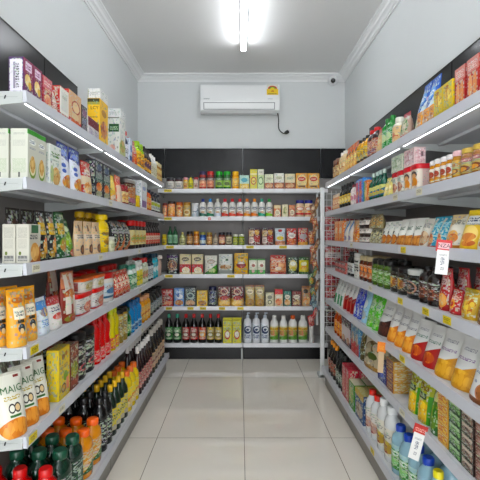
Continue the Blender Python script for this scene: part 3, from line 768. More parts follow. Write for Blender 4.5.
tubm = M('#dfdcd8', t(.25, .45, .13, .1, '#7a3a3a', 2, 1), fo(.66, .4, .3, .3, '#c94a3c', '#e3b9a0', 6), b(0, .1, '#c2403a'), fo(2.6, .3, .36, .22, '#cf5a48', '#dfc0b0', 5), t(2.4, .5, .2, .1, '#444', 3, 1))
run('L', 4, 80, 107.5, 2, 20, .10, 'margarine_tub', 'white tub with red lid and red floral print', 'red-lidded tub', ('tub', tubm, '#c9252c'))
run('L', 4, 84, 107, 2, 13, .10, 'margarine_tub', 'orange-lidded white tub stacked on a red-lidded tub', 'orange-lidded tub',
    ('tub', M('#d6d3cc', fo(.6, .45, .34, .34, '#a99a4a', '#d9d2b8', 5), r(2.5, .5, .45, .4, '#b0615c')), '#d0722c'), z='red-lidded tub')
run('L', 4, 103, 120, 2, 30, .11, 'mayonnaise_jar', 'white jar with red lid behind the tubs', 'rear white jar',
    ('bottle', 'jar', '#d5cfc2', '#c2262c', None), back=.13)
run('L', 4, 108.5, 117, 1, 28, .07, 'mayonnaise_jar', 'white jar with red lid and blue label', 'blue-label white jar',
    ('bottle', 'jar', '#dfdcd6', '#bf2a2c', M('#cfd8dc', e(.5, .45, .3, .2, '#4a7aa0'), b(0, .14, '#2d6a8a'), t(.5, .75, .3, .1, '#9a5a4a', 3, 1))))
run('L', 4, 117.3, 132, 4, 24, .08, 'noodle_pack', 'red orange noodle pack with white lettering', 'red noodle pack',
    ('pouch', M('#c24a24', t(.5, .6, .36, .22, '#ecdcc6', 2, 1), b(0, .12, '#a8351c'), fo(.5, .22, .36, .1, '#e09a4a', '#c24a24', 4))))
run('L', 4, 120.5, 131.5, 3, 29, .08, 'mayonnaise_jar', 'white jar with red lid behind the red noodle packs', 'rear red-lid jar',
    ('bottle', 'jar', '#d5cfc2', '#c2262c', None), back=.09)
run('L', 4, 132.2, 138.5, 2, 24, .06, 'dish_soap_bottle', 'white bottle with green label', 'green-label bottle',
    ('bottle', 'det', '#d6ddd8', '#5a9a86', M('#2f8a56', e(.5, .5, .3, .2, '#cfe0c8'))), rows=2)
run('L', 4, 138.5, 144.5, 2, 25, .06, 'bleach_bottle', 'white bottle with yellow label', 'yellow-label bottle',
    ('bottle', 'det', '#dedfda', '#dfe0dc', M('#e3d23a', t(.5, .5, .3, .2, '#4a7a3a', 3, 1))), rows=2)
run('L', 4, 144.5, 149.5, 2, 25, .06, 'cleaner_bottle', 'grey-green bottle with red cap', 'grey-green bottle',
    ('bottle', 'det', '#b9c2b0', '#b83a36', M('#cfd2c0', fo(.5, .5, .36, .3, '#c98a7a', '#8aa06a', 4))), rows=2)
run('L', 4, 149.5, 154.5, 2, 22, .06, 'shampoo_bottle', 'dark navy bottle with pale label', 'dark navy bottle',
    ('bottle', 'oval', '#1f2a44', '#1c2030', M('#c6ccd0', t(.5, .5, .3, .3, '#555', 3, 2))), rows=2)
run('L', 4, 154.5, 159.5, 2, 24, .06, 'shampoo_bottle', 'cyan bottle with dark cap', 'cyan bottle',
    ('bottle', 'oval', '#4ab5c6', '#28485a', M('#5cc2d0', e(.5, .5, .3, .2, '#dfeef0'))), rows=2)
run('L', 4, 159.5, 163, 1, 20, .06, 'shampoo_bottle', 'pale pink bottle at the shelf end', 'pale pink bottle', ('bottle', 'oval', '#d9c2b8', '#e2dcd6', None))

# fifth shelf
chips = M('#dddcd2', e(.25, .42, .07, .05, '#dddcd2'), t(.5, .62, .3, .035, '#b5a24a', 3, 1), e(.40, .46, .12, .075, '#3a3534'), e(.40, .46, .085, .05, '#dddcd2'), e(.60, .46, .12, .075, '#3a3534'), e(.60, .46, .085, .05, '#d9c39c'),
          r(.5, .345, .2, .018, '#3c6a34'), fo(.5, .14, .5, .17, '#c9813c', '#e0a860', 6), r(.78, .92, .1, .02, '#8a3a34'), b(.96, 1, '#c9c8be'), name='chip_print')
run('L', 5, 17, 52, 3, 57, .075, 'chip_bag', 'white chip bag with green lettering and orange crisps', 'white chip bag',
    ('pouch', chips, .2), yaw=-.55, fill=1.0, words_=[('MAIG', 'front', .5, .74, .15, '#2f6a34')], w=.102)
run('L', 5, 38, 57, 2, 62, .08, 'chip_bag', 'grey-white chip bag standing behind the white ones', 'rear grey bag',
    ('pouch', M('#8a867e', fo(.5, .3, .4, .2, '#6f5f4c', '#9a8a70', 5)), .08), back=.12)
run('L', 5, 59, 70, 1, 50, .05, 'sugar_pouch', 'gold patterned pouch behind the yellow carton', 'gold patterned pouch',
    ('pouch', M('#a8903c', fo(.5, .5, .4, .4, '#c2a94a', '#7a5a2c', 5))), back=.10)
run('L', 5, 58.5, 70, 1, 50, .055, 'tea_carton', 'tall yellow carton with brown teacup print', 'yellow teacup carton',
    ('box', M('#d9c22c', e(.42, .82, .14, .06, '#8a5a2a'), e(.68, .86, .12, .05, '#a8762c'), t(.5, .64, .34, .05, '#b08a5a', 3, 1), e(.62, .42, .2, .1, '#8aa83c'), e(.45, .2, .22, .09, '#7a4a20'), e(.45, .2, .14, .06, '#c9a05a'), r(.8, .25, .12, .12, '#d98a6a'))))
run('L', 5, 70.5, 79, 1, 44, .055, 'cocoa_carton', 'brown carton with yellow green picture', 'brown carton',
    ('box', M('#7a3c26', fo(.5, .42, .4, .18, '#b5b03c', '#7a8a2c', 5), t(.5, .8, .34, .08, '#a8603c', 3, 1), r(.5, .14, .4, .06, '#9a4a2c'))), rows=2)
run('L', 5, 80, 98, 2, 44, .08, 'coffee_can', 'black coffee can with red dot', 'black coffee can',
    ('bottle', 'can', '#17161a', '#141317', M('#17171b', t(.5, .74, .28, .09, '#b9b4aa', 2, 1), t(.5, .5, .2, .06, '#8a8680', 2, 1), e(.5, .28, .24, .1, '#b8505a'), e(.5, .28, .15, .06, '#17171b'))), rows=3)
run('L', 5, 98.5, 113, 3, 46, .08, 'cleaner_bottle', 'glossy red bottle with red cap', 'glossy red bottle',
    ('bottle', 'hour', '#c4202a', '#b81c26', M('#c2242c', t(.5, .5, .34, .3, '#d9545a', 3, 2))), rows=2)
run('L', 5, 113.5, 121.5, 2, 42, .07, 'syrup_bottle', 'bottle with lime cap and red yellow label', 'lime-capped bottle',
    ('bottle', 'hour', '#cfc43a', '#cdd23c', M('#c8502c', fo(.5, .5, .4, .4, '#dfc23c', '#c23a2c', 5))), rows=2)
run('L', 5, 121.8, 129, 2, 33, .07, 'coffee_jar', 'tan coffee jar with black lid', 'tan coffee jar',
    ('bottle', 'can', '#a8894c', '#1d1a18', M('#b09a5c', t(.5, .6, .34, .14, '#6a5a2c', 3, 2), b(0, .2, '#8a7a3c'))), rows=2)
run('L', 5, 129.2, 132.8, 1, 28, .06, 'tonic_bottle', 'slim green bottle', 'slim green bottle', ('bottle', 'soy', '#2a6a3c', '#1f4a2c', M('#3a8a4c', t(.5, .5, .3, .3, '#cfd8a0', 3, 1))), rows=2)
run('L', 5, 133, 143.5, 3, 29, .075, 'softener_bottle', 'azure blue bottle', 'azure bottle',
    ('bottle', 'hour', '#1f86bd', '#2a6a9a', M('#2d93c8', e(.5, .5, .3, .24, '#1c5f94'), t(.5, .8, .3, .1, '#cfe3ee', 3, 1))), rows=2)
run('L', 5, 143.8, 151.5, 3, 25, .065, 'juice_bottle', 'golden bottle with peach cap', 'golden bottle',
    ('bottle', 'oval', '#d29a2c', '#dfae8a', M('#dcae3a', fo(.5, .5, .36, .3, '#b8702c', '#f0d88a', 4))), rows=2)
run('L', 5, 151.8, 163.5, 4, 22, .065, 'sauce_bottle', 'near-black bottle with steel label', 'near-black bottle',
    ('bottle', 'soy', '#16171c', '#1f2024', M('#5a6670', t(.5, .5, .34, .3, '#b0b8bc', 3, 2))), rows=2)

# bottom shelf
run('L', 6, 52, 64, 1, 62, .10, 'ketchup_bottle', 'red sauce bottle with red cap low at the frame edge', 'red sauce bottle',
    ('bottle', 'wide', '#b41f26', '#c4242a', M('#b8262c', t(.5, .5, .3, .2, '#d96a6a', 3, 1))), rows=3)
run('L', 6, 64.5, 87, 2, 58, .09, 'cordial_bottle', 'dark green cordial bottle with green cap', 'dark green bottle',
    ('bottle', 'wide', '#12372a', '#1f5440', M('#163f2c', e(.45, .76, .26, .1, '#a9b8ae'), e(.45, .76, .2, .07, '#163f2c'), t(.5, .3, .34, .2, '#3c6a4a', 3, 2), r(.86, .4, .12, .36, '#cfc0a0'))), rows=3)
run('L', 6, 87.5, 104.5, 2, 44, .085, 'juice_bottle', 'amber juice bottle with orange cap', 'amber juice bottle',
    ('bottle', 'wide', '#d6963a', '#ee7a40', M('#cf9838', dg(.38, .9, '#3a6a34'), t(.5, .5, .3, .06, '#e9dcc0', 4, 1))), rows=4)
run('L', 6, 105, 114.5, 2, 51, .085, 'soy_sauce_bottle', 'black soy sauce bottle with dark cap', 'black soy bottle',
    ('bottle', 'wide', '#0e0d10', '#131216', M('#141216', t(.62, .5, .16, .34, '#6a5a44', 2, 4), e(.5, .8, .2, .06, '#34343a'))), rows=4)
run('L', 6, 115, 129.5, 4, 47, .08, 'oil_bottle', 'dark green bottle with yellow cap and label', 'yellow-capped green bottle',
    ('bottle', 'soy', '#16301f', '#dcb52e', M('#d6c42c', t(.5, .6, .34, .14, '#4a5a1c', 3, 1), b(0, .2, '#b8b0a0'))), rows=3)
run('L', 6, 130, 140.5, 3, 38, .08, 'juice_bottle', 'lemon yellow bottle with orange cap', 'lemon yellow bottle',
    ('bottle', 'wide', '#dcc32a', '#dd7a26', M('#e2cf3c', dg(.5, .6, '#d9c9a0'), fo(.5, .3, .36, .2, '#c98a3c', '#e8e0b0', 4))), rows=2)
run('L', 6, 141, 153.5, 6, 44, .08, 'wine_bottle', 'dark red wine bottle with white cap', 'white-capped wine bottle',
    ('bottle', 'wine', '#2c0f16', '#dedbd8', M('#b56a68', fo(.5, .5, .4, .4, '#8a2c34', '#d9a89c', 5))), rows=2)
run('L', 6, 154, 165.5, 5, 40, .08, 'cola_bottle', 'black bottle with cream label and pale cap', 'black pale-capped bottle',
    ('bottle', 'wine', '#121014', '#b9b4ac', M('#c9a98a', fo(.5, .5, .36, .36, '#7a4a34', '#dfd0b8', 4))), rows=2)

# ---- back unit, six shelves
def bk(s, a, c, n, hp, name, desc, short, shape, d=.06, **k): run('B', s, a, c, n, hp, d, name, desc, short, shape, **k)
lab0 = lambda c, i='#555', b0=None: M(c, t(.5, .6, .34, .16, i, 3, 2), e(.5, .25, .26, .14, b0 or i))
bk(1, 165.5, 182.5, 2, 12, 'jam_jar', 'dark jam jar with square white label', 'white-label jam jar', ('bottle', 'jar', '#4a2a2c', '#33343c', lab0('#dad5cc', '#777')))
bk(1, 182.8, 187.8, 1, 12, 'jam_jar', 'beige jar with wide pink lid', 'pink-lidded jar', ('bottle', 'jar', '#d9b25c', '#c98a92', lab0('#dfc98a', '#b0602c')))
bk(1, 188, 193, 1, 14, 'mustard_bottle', 'lime mustard bottle with black cap', 'lime mustard bottle', ('bottle', 'soy', '#c9c23a', '#22242c', lab0('#d6d04a', '#7a7a2a')))
bk(1, 193.3, 198.3, 1, 12, 'sauce_jar', 'white jar with wine red cap', 'wine-capped jar', ('bottle', 'jar', '#cfc2b8', '#9a2436', lab0('#ddd0c2', '#9a5a4a')))
bk(1, 198.8, 206.3, 1, 18, 'spread_jar', 'tall jar with violet lid', 'violet-lidded jar', ('bottle', 'jar', '#a84a44', '#332a56', M('#dfa58a', b(.68, 1, '#2a2530'), t(.5, .82, .3, .1, '#dfd8d2', 3, 1), fo(.5, .35, .36, .24, '#e9c2a0', '#c24a3c', 4))))
bk(1, 206.6, 214, 1, 18, 'spread_jar', 'tall jar with bright red lid', 'bright red-lidded jar', ('bottle', 'jar', '#8a3a34', '#c23a36', M('#d99a7a', b(.68, 1, '#2a2022'), t(.5, .82, .3, .1, '#dfd8d2', 3, 1), fo(.5, .35, .36, .24, '#e3b090', '#b5452c', 4))))
bk(1, 215, 231, 2, 18, 'tea_tin', 'lime green tin with green lid', 'green-lidded tin', ('bottle', 'jar', '#2f6a34', '#35a23c', M('#a9cc4a', b(.7, 1, '#2a5a34'), t(.5, .84, .3, .08, '#cfe0c8', 3, 1), e(.5, .32, .24, .2, '#5a6a2a'))), fill=.93)
bk(1, 232, 239, 1, 18, 'honey_jar', 'golden yellow jar with yellow lid', 'golden jar', ('bottle', 'jar', '#e0a82c', '#e8bc34', M('#e9b83a', t(.5, .6, .34, .2, '#f3dc94', 3, 2), fo(.5, .22, .36, .14, '#c97a1c', '#efd070', 4))))
bk(1, 239.5, 249.2, 1, 14, 'cracker_box', 'pale teal box with yellow base', 'teal box', ('box', M('#bcd8cc', b(0, .4, '#dcc25c'), e(.5, .66, .34, .16, '#5aa2ae'), fo(.5, .2, .4, .16, '#c9a03c', '#efe0a0', 5))))
bk(1, 250, 257.2, 1, 20, 'tea_carton', 'tall lemon carton with red ring print', 'lemon carton', ('box', M('#d6cc5c', b(.72, .8, '#e6dfb0'), e(.5, .42, .4, .2, '#b0503a'), e(.5, .42, .28, .14, '#dcd07a'), t(.5, .42, .2, .06, '#8a4a3a', 2, 1))))
bk(1, 257.5, 264, 1, 20, 'tea_carton', 'tall mint carton with green ring print', 'mint carton', ('box', M('#c8d6a8', b(.72, .98, '#d6d4c8'), t(.5, .86, .3, .05, '#8a8a78', 3, 1), e(.5, .42, .4, .2, '#6a8a5a'), e(.5, .42, .28, .14, '#cbd8b4'))))
brn = lambda c: M(c, b(0, .42, '#9a5434'), e(.5, .72, .34, .12, '#c9cbb4'), t(.5, .72, .26, .06, '#8a8a74', 3, 1), fo(.5, .24, .42, .16, '#b5744a', '#dfc09a', 5))
bk(1, 264.6, 273.5, 1, 15, 'biscuit_box', 'pale green biscuit box with brown base', 'pale green biscuit box', ('box', brn('#d8dcc0')))
bk(1, 274, 284.2, 1, 16, 'biscuit_box', 'white biscuit box with brown base', 'white biscuit box', ('box', brn('#dedcd2')))
bk(1, 284.8, 295.2, 1, 15.5, 'biscuit_box', 'cream biscuit box with brown base', 'cream biscuit box', ('box', brn('#e0d6b8')))
bk(1, 295.8, 319.6, 2, 16, 'porridge_box', 'orange porridge box with red oval', 'orange porridge box', ('box', M('#dfa63c', e(.5, .5, .42, .42, '#e3cf9c'), e(.5, .64, .34, .14, '#c2483a'), t(.5, .64, .22, .05, '#efe0d0', 3, 1), r(.5, .18, .3, .06, '#7a5a2a'))))

bk(2, 162, 167, 1, 14, 'sauce_bottle', 'red sauce bottle at the shelf corner', 'corner red bottle', ('bottle', 'can', '#b5523a', '#6a2a24', lab0('#d98a5c', '#f0c8a0')))
bk(2, 167.3, 175, 1, 16, 'curry_jar', 'brown curry jar with orange label', 'brown curry jar', ('bottle', 'can', '#6a3420', '#3a2420', M('#d98a34', t(.5, .5, .36, .3, '#f0c878', 3, 3))))
bk(2, 175.5, 182.7, 1, 15, 'curry_jar', 'orange curry jar with ring label', 'orange curry jar', ('bottle', 'can', '#b5562a', '#b0602c', M('#d08a3a', e(.5, .7, .34, .2, '#e2c08a'), e(.5, .7, .2, .12, '#b5562a'), t(.5, .3, .3, .14, '#f0dca8', 3, 2))))
bk(2, 183, 190.3, 1, 15, 'curry_jar', 'golden curry jar with ring label', 'golden curry jar', ('bottle', 'can', '#a87a34', '#a8803c', M('#cfae62', e(.5, .36, .34, .24, '#e8dcb4'), e(.5, .36, .2, .14, '#b08a4a'))))
bk(2, 191, 198.4, 1, 14, 'milk_powder_can', 'white can with grey swirl', 'white swirl can', ('bottle', 'can', '#d8d9da', '#dcdddd', M('#d8dadc', e(.55, .6, .32, .2, '#6f7c8c'), e(.45, .66, .3, .18, '#d8dadc'), dg(.35, .6, '#b9c4cc'))))
caps = [('#2a3a8a', 'navy'), ('#3a8ac0', 'sky blue'), ('#d9d8cc', 'white'), ('#d03a4a', 'crimson'), ('#cc2c3c', 'scarlet'), ('#c8283a', 'cherry red'), ('#d9862c', 'orange'), ('#e0962e', 'amber'), ('#4fa892', 'sea green'), ('#4aa45c', 'leaf green')]
bases = ['#2f6a5a', '#3a8a6a', '#cfd6e0', '#cf4a3c', '#d9604a', '#d0553c', '#e0a02c', '#e28a2c', '#3aa88c', '#8ac23c']
for i, (cc, nm) in enumerate(caps):
    x0 = 199 + 7.43 * i
    bk(2, x0, x0 + 7.2, 1, 18.5, 'lotion_bottle', f'white rounded bottle with {nm} cap', f'{nm}-capped bottle',
       ('bottle', 'det', '#e3e3e0', cc, M('#e5e4df', dg(.26, -.2, bases[i]), e(.5, .72, .32, .13, '#7a7e8a'), t(.5, .72, .24, .06, '#e5e4df', 3, 1), e(.5, .36, .2, .09, '#c9a58a'))), d=.08)
sm = lambda c, k: M(c, b(.72, .98, k), e(.5, .38, .34, .24, '#e6dfc4'), t(.5, .38, .26, .12, '#8a6a4a', 3, 2))
bk(2, 273.8, 281, 1, 12, 'soup_box', 'little orange soup box with cream band', 'little orange box', ('box', sm('#c9784a', '#d9c9a0')))
bk(2, 282, 288.2, 1, 12.5, 'soup_box', 'little cream soup box with green print', 'little cream box', ('box', M('#ddd6b8', fo(.5, .5, .32, .3, '#7a8a4a', '#d9d0a8', 5))))
bk(2, 288.8, 295.3, 1, 12, 'soup_box', 'little copper soup box', 'little copper box', ('box', sm('#b8643c', '#c9855a')))
bk(2, 296, 313.5, 2, 17, 'baby_food_jar', 'red and cream jar with royal blue lid', 'royal blue-lidded jar', ('bottle', 'jar', '#d9c2a8', '#2a2f86', M('#e3cfae', e(.5, .68, .34, .22, '#c24a44'), e(.5, .68, .26, .15, '#e8e0d6'), b(0, .22, '#c23a3c'), e(.5, .34, .14, .08, '#e09a3c'))), fill=.99)

bk(3, 161.5, 166.3, 1, 11, 'mustard_jar', 'small yellow jar at the shelf corner', 'small yellow jar', ('bottle', 'jar', '#d9c42c', '#d8c43a', lab0('#dfcc3a', '#8a7a1c')))
bk(3, 167, 177.5, 2, 19, 'olive_oil_bottle', 'deep green oil bottle with pale label', 'deep green oil bottle', ('bottle', 'soy', '#1f5a38', '#2a4a34', M('#9ac2a0', t(.5, .5, .34, .3, '#4a7a5a', 3, 2))))
bk(3, 179, 185.3, 1, 13, 'dressing_bottle', 'pale olive dressing bottle', 'pale olive bottle', ('bottle', 'soy', '#a8aa7a', '#b5a86a', lab0('#c9c69a', '#7a7a4a')))
jr = lambda c, i: M(c, t(.5, .72, .34, .12, i, 3, 1), fo(.5, .3, .38, .22, i, '#dfc090', 4))
bk(3, 186, 192.8, 1, 14, 'sauce_jar', 'caramel jar with black lid', 'caramel black-lidded jar', ('bottle', 'jar', '#6a4a2c', '#241f1e', jr('#c9a064', '#8a5a2c')))
bk(3, 193.2, 199, 1, 14, 'sauce_jar', 'amber jar with golden lid', 'amber gold-lidded jar', ('bottle', 'jar', '#a8622a', '#d9a42c', jr('#d9a04a', '#a85a24')))
bk(3, 199.5, 205.7, 1, 13, 'sauce_jar', 'royal blue jar with olive lid', 'royal blue jar', ('bottle', 'jar', '#2f4f8a', '#9a9a5a', M('#cfd6d0', b(.5, 1, '#2f5aa0'), e(.5, .7, .24, .16, '#8aa8d0'))))
bk(3, 206.3, 212.3, 1, 13, 'sauce_jar', 'sand jar with brass lid', 'sand jar', ('bottle', 'jar', '#8a5a34', '#a08a4a', jr('#dcc08a', '#a8623a')))
bk(3, 213, 217.8, 1, 12.5, 'pepper_bottle', 'slim taupe bottle', 'slim taupe bottle', ('bottle', 'soy', '#a89a8a', '#7a6a5a', lab0('#c9bca8', '#7a6a5a')))
bk(3, 218.3, 225.2, 1, 13, 'pickle_jar', 'rust jar with navy black lid', 'rust jar', ('bottle', 'jar', '#6a3a2c', '#1d1e2c', jr('#b8705a', '#d9b49a')))
bk(3, 225.6, 232, 1, 13, 'pickle_jar', 'cream jar with navy black lid', 'cream navy-lidded jar', ('bottle', 'jar', '#6a5a44', '#1d1e2c', lab0('#cfc6a8', '#7a705a')))
bk(3, 232.6, 244.6, 2, 11, 'pea_jar', 'green pea jar with white lid', 'green pea jar', ('bottle', 'jar', '#8a9a34', '#d6d6c8', M('#9aa844', fo(.5, .5, .4, .4, '#c9c26a', '#5f7a24', 4))))
bk(3, 247.8, 274.4, 2, 18, 'coffee_pouch', 'maroon coffee pouch with cream squares', 'maroon coffee pouch', ('pouch', M('#6a1f2a', b(.88, 1, '#3a1a34'), r(.25, .66, .18, .16, '#cdb08a'), fo(.25, .66, .12, .1, '#8a6a3c', '#dcc8a0', 5), r(.25, .28, .18, .16, '#d9c8c0'), t(.25, .28, .12, .08, '#7a4a4a', 2, 2), fo(.7, .72, .2, .14, '#dcc070', '#a8622c', 5), e(.72, .36, .24, .2, '#a83a3a'))), fill=.93)
bk(3, 274.9, 285.8, 1, 17, 'milk_pouch', 'pale blue pouch with yellow oval and red top mark', 'pale blue pouch', ('pouch', M('#c4ccd2', e(.5, .86, .2, .08, '#b8403c'), e(.5, .42, .34, .12, '#d9c24a'), b(0, .26, '#c28a6a'), fo(.5, .13, .4, .1, '#d9b090', '#a85a3c', 5))))
bk(3, 286.6, 297.2, 1, 17, 'rusk_pack', 'red rusk pack with white oval', 'red rusk pack', ('pouch', M('#bb3428', e(.5, .58, .36, .16, '#e3ddd6'), t(.5, .58, .24, .06, '#55493c', 3, 1), fo(.5, .22, .4, .16, '#d98a4a', '#b5502c', 5))))
bk(3, 298, 308.5, 1, 17.5, 'rusk_pack', 'red rusk pack with grey oval and yellow base', 'yellow-based rusk pack', ('pouch', M('#c02f28', e(.5, .5, .36, .16, '#b5aeb0'), t(.5, .8, .3, .07, '#e3d0b0', 3, 1), b(0, .2, '#d9a85a'))))
bk(3, 309, 312.5, 1, 15, 'rusk_pack', 'slim grey packet at the shelf corner behind the sachets', 'slim grey packet', ('pouch', M('#9a9490', t(.5, .6, .3, .2, '#666', 2, 2))))

bk(4, 166, 178.3, 1, 20, 'oat_pouch', 'black plum pouch with round bowl print', 'black plum pouch', ('pouch', M('#1f1826', b(.8, .92, '#5a3a6a'), e(.5, .45, .4, .26, '#a88a72'), e(.5, .45, .3, .19, '#5a3440'), fo(.5, .45, .24, .14, '#c9a080', '#7a4a44', 5))))
bk(4, 179.2, 203.4, 2, 20, 'oat_carton', 'cream oat carton with red middle and white bowl', 'cream and red oat carton', ('box', M('#cbbf9c', b(.1, .5, '#b8282a'), e(.5, .75, .32, .1, '#3a2f2a'), t(.5, .75, .24, .045, '#dccfb0', 3, 1), t(.5, .55, .34, .04, '#e9d0b8', 4, 1), e(.55, .2, .34, .16, '#e8e2d0'), fo(.55, .23, .26, .1, '#d9c090', '#efe4c8', 5), b(0, .08, '#cbbf9c'))), fill=.93)
bk(4, 204.2, 217.5, 1, 18.5, 'oat_pouch', 'white pouch with green meadow base', 'white green-based pouch', ('pouch', M('#d6d4ca', dg(.3, .5, '#4a8a34'), e(.5, .68, .3, .12, '#a89a8a'), t(.5, .68, .22, .06, '#e3e0d6', 3, 1), fo(.6, .2, .3, .12, '#6a9a3c', '#c9d0a0', 5))))
bk(4, 218, 233, 1, 20, 'rice_bag', 'silver white plain bag with brown nuts', 'silver white bag', ('pillow', M('#d3d6d0', e(.6, .72, .1, .05, '#4a6a4a'), fo(.5, .36, .4, .12, '#a87a4a', '#d0c4ac', 5), b(.02, .2, '#aab0aa'))))
bk(4, 233.8, 248.6, 1, 21, 'chip_bag', 'yellow crisp bag with red badge', 'yellow crisp bag', ('pillow', M('#e0b820', t(.5, .78, .22, .05, '#4a3a1a', 2, 1), e(.5, .44, .32, .16, '#a83a34'), e(.5, .48, .26, .1, '#dcd6d0'), r(.5, .44, .34, .05, '#8a2c30'))))
bk(4, 249, 265.4, 2, 15.5, 'tea_box', 'white tea box with green foot and cup', 'green-footed tea box', ('box', M('#cfd0bc', b(.9, 1, '#4a8a44'), b(0, .28, '#4a9a44'), e(.5, .62, .36, .18, '#e2ded2'), e(.55, .56, .22, .1, '#a86a5a'), e(.5, .2, .2, .1, '#c9a8a0'))), fill=.95)
bk(4, 269.8, 286.8, 1, 19, 'snack_bag', 'wide red snack bag with ring biscuits', 'wide red snack bag', ('pillow', M('#b03026', b(.72, .82, '#d9a08a'), t(.5, .68, .4, .06, '#efdcc8', 4, 1), b(.12, .62, '#d99a7a'), fo(.5, .36, .44, .22, '#b5502c', '#ecc49a', 5), e(.5, .3, .2, .1, '#efe0d0'))))
bk(4, 287.6, 298.6, 1, 17, 'tea_bag_pouch', 'dark green pouch with yellow round', 'dark green pouch', ('pouch', M('#1f3f24', e(.52, .5, .38, .32, '#dcd08a'), e(.52, .62, .28, .12, '#e6e6da'), fo(.52, .3, .3, .12, '#d9b83c', '#a8b03c', 4))))
bk(4, 299, 309.4, 1, 17, 'tea_bag_pouch', 'green pouch with lemon yellow face', 'lemon-faced green pouch', ('pouch', M('#2c6a30', b(.14, .82, '#d6cc4a'), e(.5, .6, .28, .12, '#eae6c0'), fo(.5, .36, .36, .14, '#e0a83c', '#efdf70', 4))))

bk(5, 161.5, 173, 1, 17, 'cereal_box', 'red cereal box with slanted white logo', 'red cereal box', ('box', M('#b3262c', r(.5, .82, .36, .04, '#dcb0a8'), e(.5, .5, .3, .14, '#7a1c24'), t(.5, .5, .26, .08, '#e6d8d0', 2, 1), fo(.55, .18, .36, .12, '#c9604a', '#e6c0a0', 5))))
bk(5, 174, 184.2, 1, 18, 'cereal_box', 'light blue cereal box with wheat flakes', 'light blue cereal box', ('box', M('#6d92c6', t(.5, .82, .32, .07, '#dfe6f0', 3, 1), e(.55, .54, .32, .14, '#e0e2e4'), e(.4, .6, .14, .1, '#3a62a8'), fo(.5, .2, .42, .16, '#9a5434', '#cf9a62', 5))))
bk(5, 184.8, 196, 1, 19, 'cereal_box', 'dark teal cereal box with white ring', 'dark teal cereal box', ('box', M('#1d3038', t(.5, .84, .34, .06, '#a9b8b4', 3, 1), e(.5, .55, .34, .17, '#a8b8b0'), e(.5, .55, .22, .1, '#2a4a50'), fo(.5, .18, .42, .14, '#a86a3c', '#d8bfa0', 5))))
bk(5, 196.6, 207.4, 1, 15.5, 'cereal_box', 'yellow cereal box with brown crumbs', 'yellow cereal box', ('box', M('#dcba2c', t(.5, .8, .3, .06, '#a8502c', 3, 1), r(.5, .52, .36, .03, '#b8902a'), fo(.5, .2, .4, .16, '#6a3a2a', '#c9963c', 5))))
bk(5, 208.4, 216.6, 1, 19.5, 'cocoa_can', 'navy can with silver writing', 'navy can', ('bottle', 'can', '#1d2142', '#20244a', M('#1d2142', t(.5, .56, .36, .06, '#b5b8cc', 3, 1), e(.5, .3, .22, .1, '#4a4f7a'), e(.5, .85, .24, .08, '#3a4074'))))
bk(5, 217.6, 244, 2, 19.5, 'biscuit_bag', 'maroon biscuit bag with round seal and gold base', 'maroon biscuit bag', ('pouch', M('#6a1c22', e(.5, .74, .3, .16, '#cfae94'), e(.5, .74, .22, .11, '#7a2a30'), dg(.4, 0, '#c9a050'), e(.5, .42, .34, .1, '#a83430'), fo(.5, .16, .44, .14, '#d9ae5c', '#f0d79a', 5))), fill=.98)
bk(5, 245, 264.9, 2, 21, 'cookie_pack', 'tall cream cookie pack with brown corner', 'tall cream cookie pack', ('pouch', M('#c9b78c', b(.9, 1, '#8a5a34'), e(.5, .68, .36, .12, '#e6dcc0'), t(.5, .68, .26, .05, '#6a4a34', 3, 1), dg(.4, -.4, '#b89a5a'), fo(.6, .2, .34, .14, '#7a5230', '#c9a468', 5))), fill=.95)
mini = lambda c, c2, f1: M(c, b(.8, .98, c2), e(.5, .62, .34, .14, '#e3dccb'), t(.5, .62, .24, .06, '#6a5a4a', 3, 1), fo(.5, .26, .38, .2, f1, '#e6cfa0', 5))
bk(5, 265.6, 274, 1, 13.5, 'pasta_box', 'pale beige pasta box', 'pale beige pasta box', ('box', M('#cfc9ae', e(.5, .66, .3, .14, '#8a8a7a'), e(.5, .3, .26, .16, '#4f5a3a'), e(.5, .3, .16, .1, '#d8d2b4'))))
bk(5, 274.6, 283, 1, 17, 'pasta_box', 'cream pasta box with red top', 'red-topped pasta box', ('box', M('#d9c7a8', b(.7, 1, '#bf2430'), e(.5, .55, .34, .1, '#e6e0d4'), fo(.5, .26, .4, .2, '#cf6a3c', '#e6b48a', 5))))
bk(5, 283.6, 291.4, 1, 15, 'pasta_box', 'teal pasta box with golden bowl', 'teal pasta box', ('box', mini('#1f6a5e', '#2a7a6c', '#c98a3c')))
bk(5, 292, 301.2, 1, 15, 'pasta_box', 'maroon pasta box with brown beans', 'maroon pasta box', ('box', mini('#7a2a2a', '#8a3434', '#7a4a2c')))
bk(5, 301.8, 312, 1, 20, 'noodle_pack', 'tan pack with dark badge and red edge', 'tan badge pack', ('pouch', M('#c9a078', e(.4, .74, .24, .11, '#3c2c24'), r(.9, .4, .08, .4, '#b5382c'), fo(.5, .28, .36, .2, '#d98a4a', '#ecd2a4', 5), b(.88, 1, '#a87a54'))))

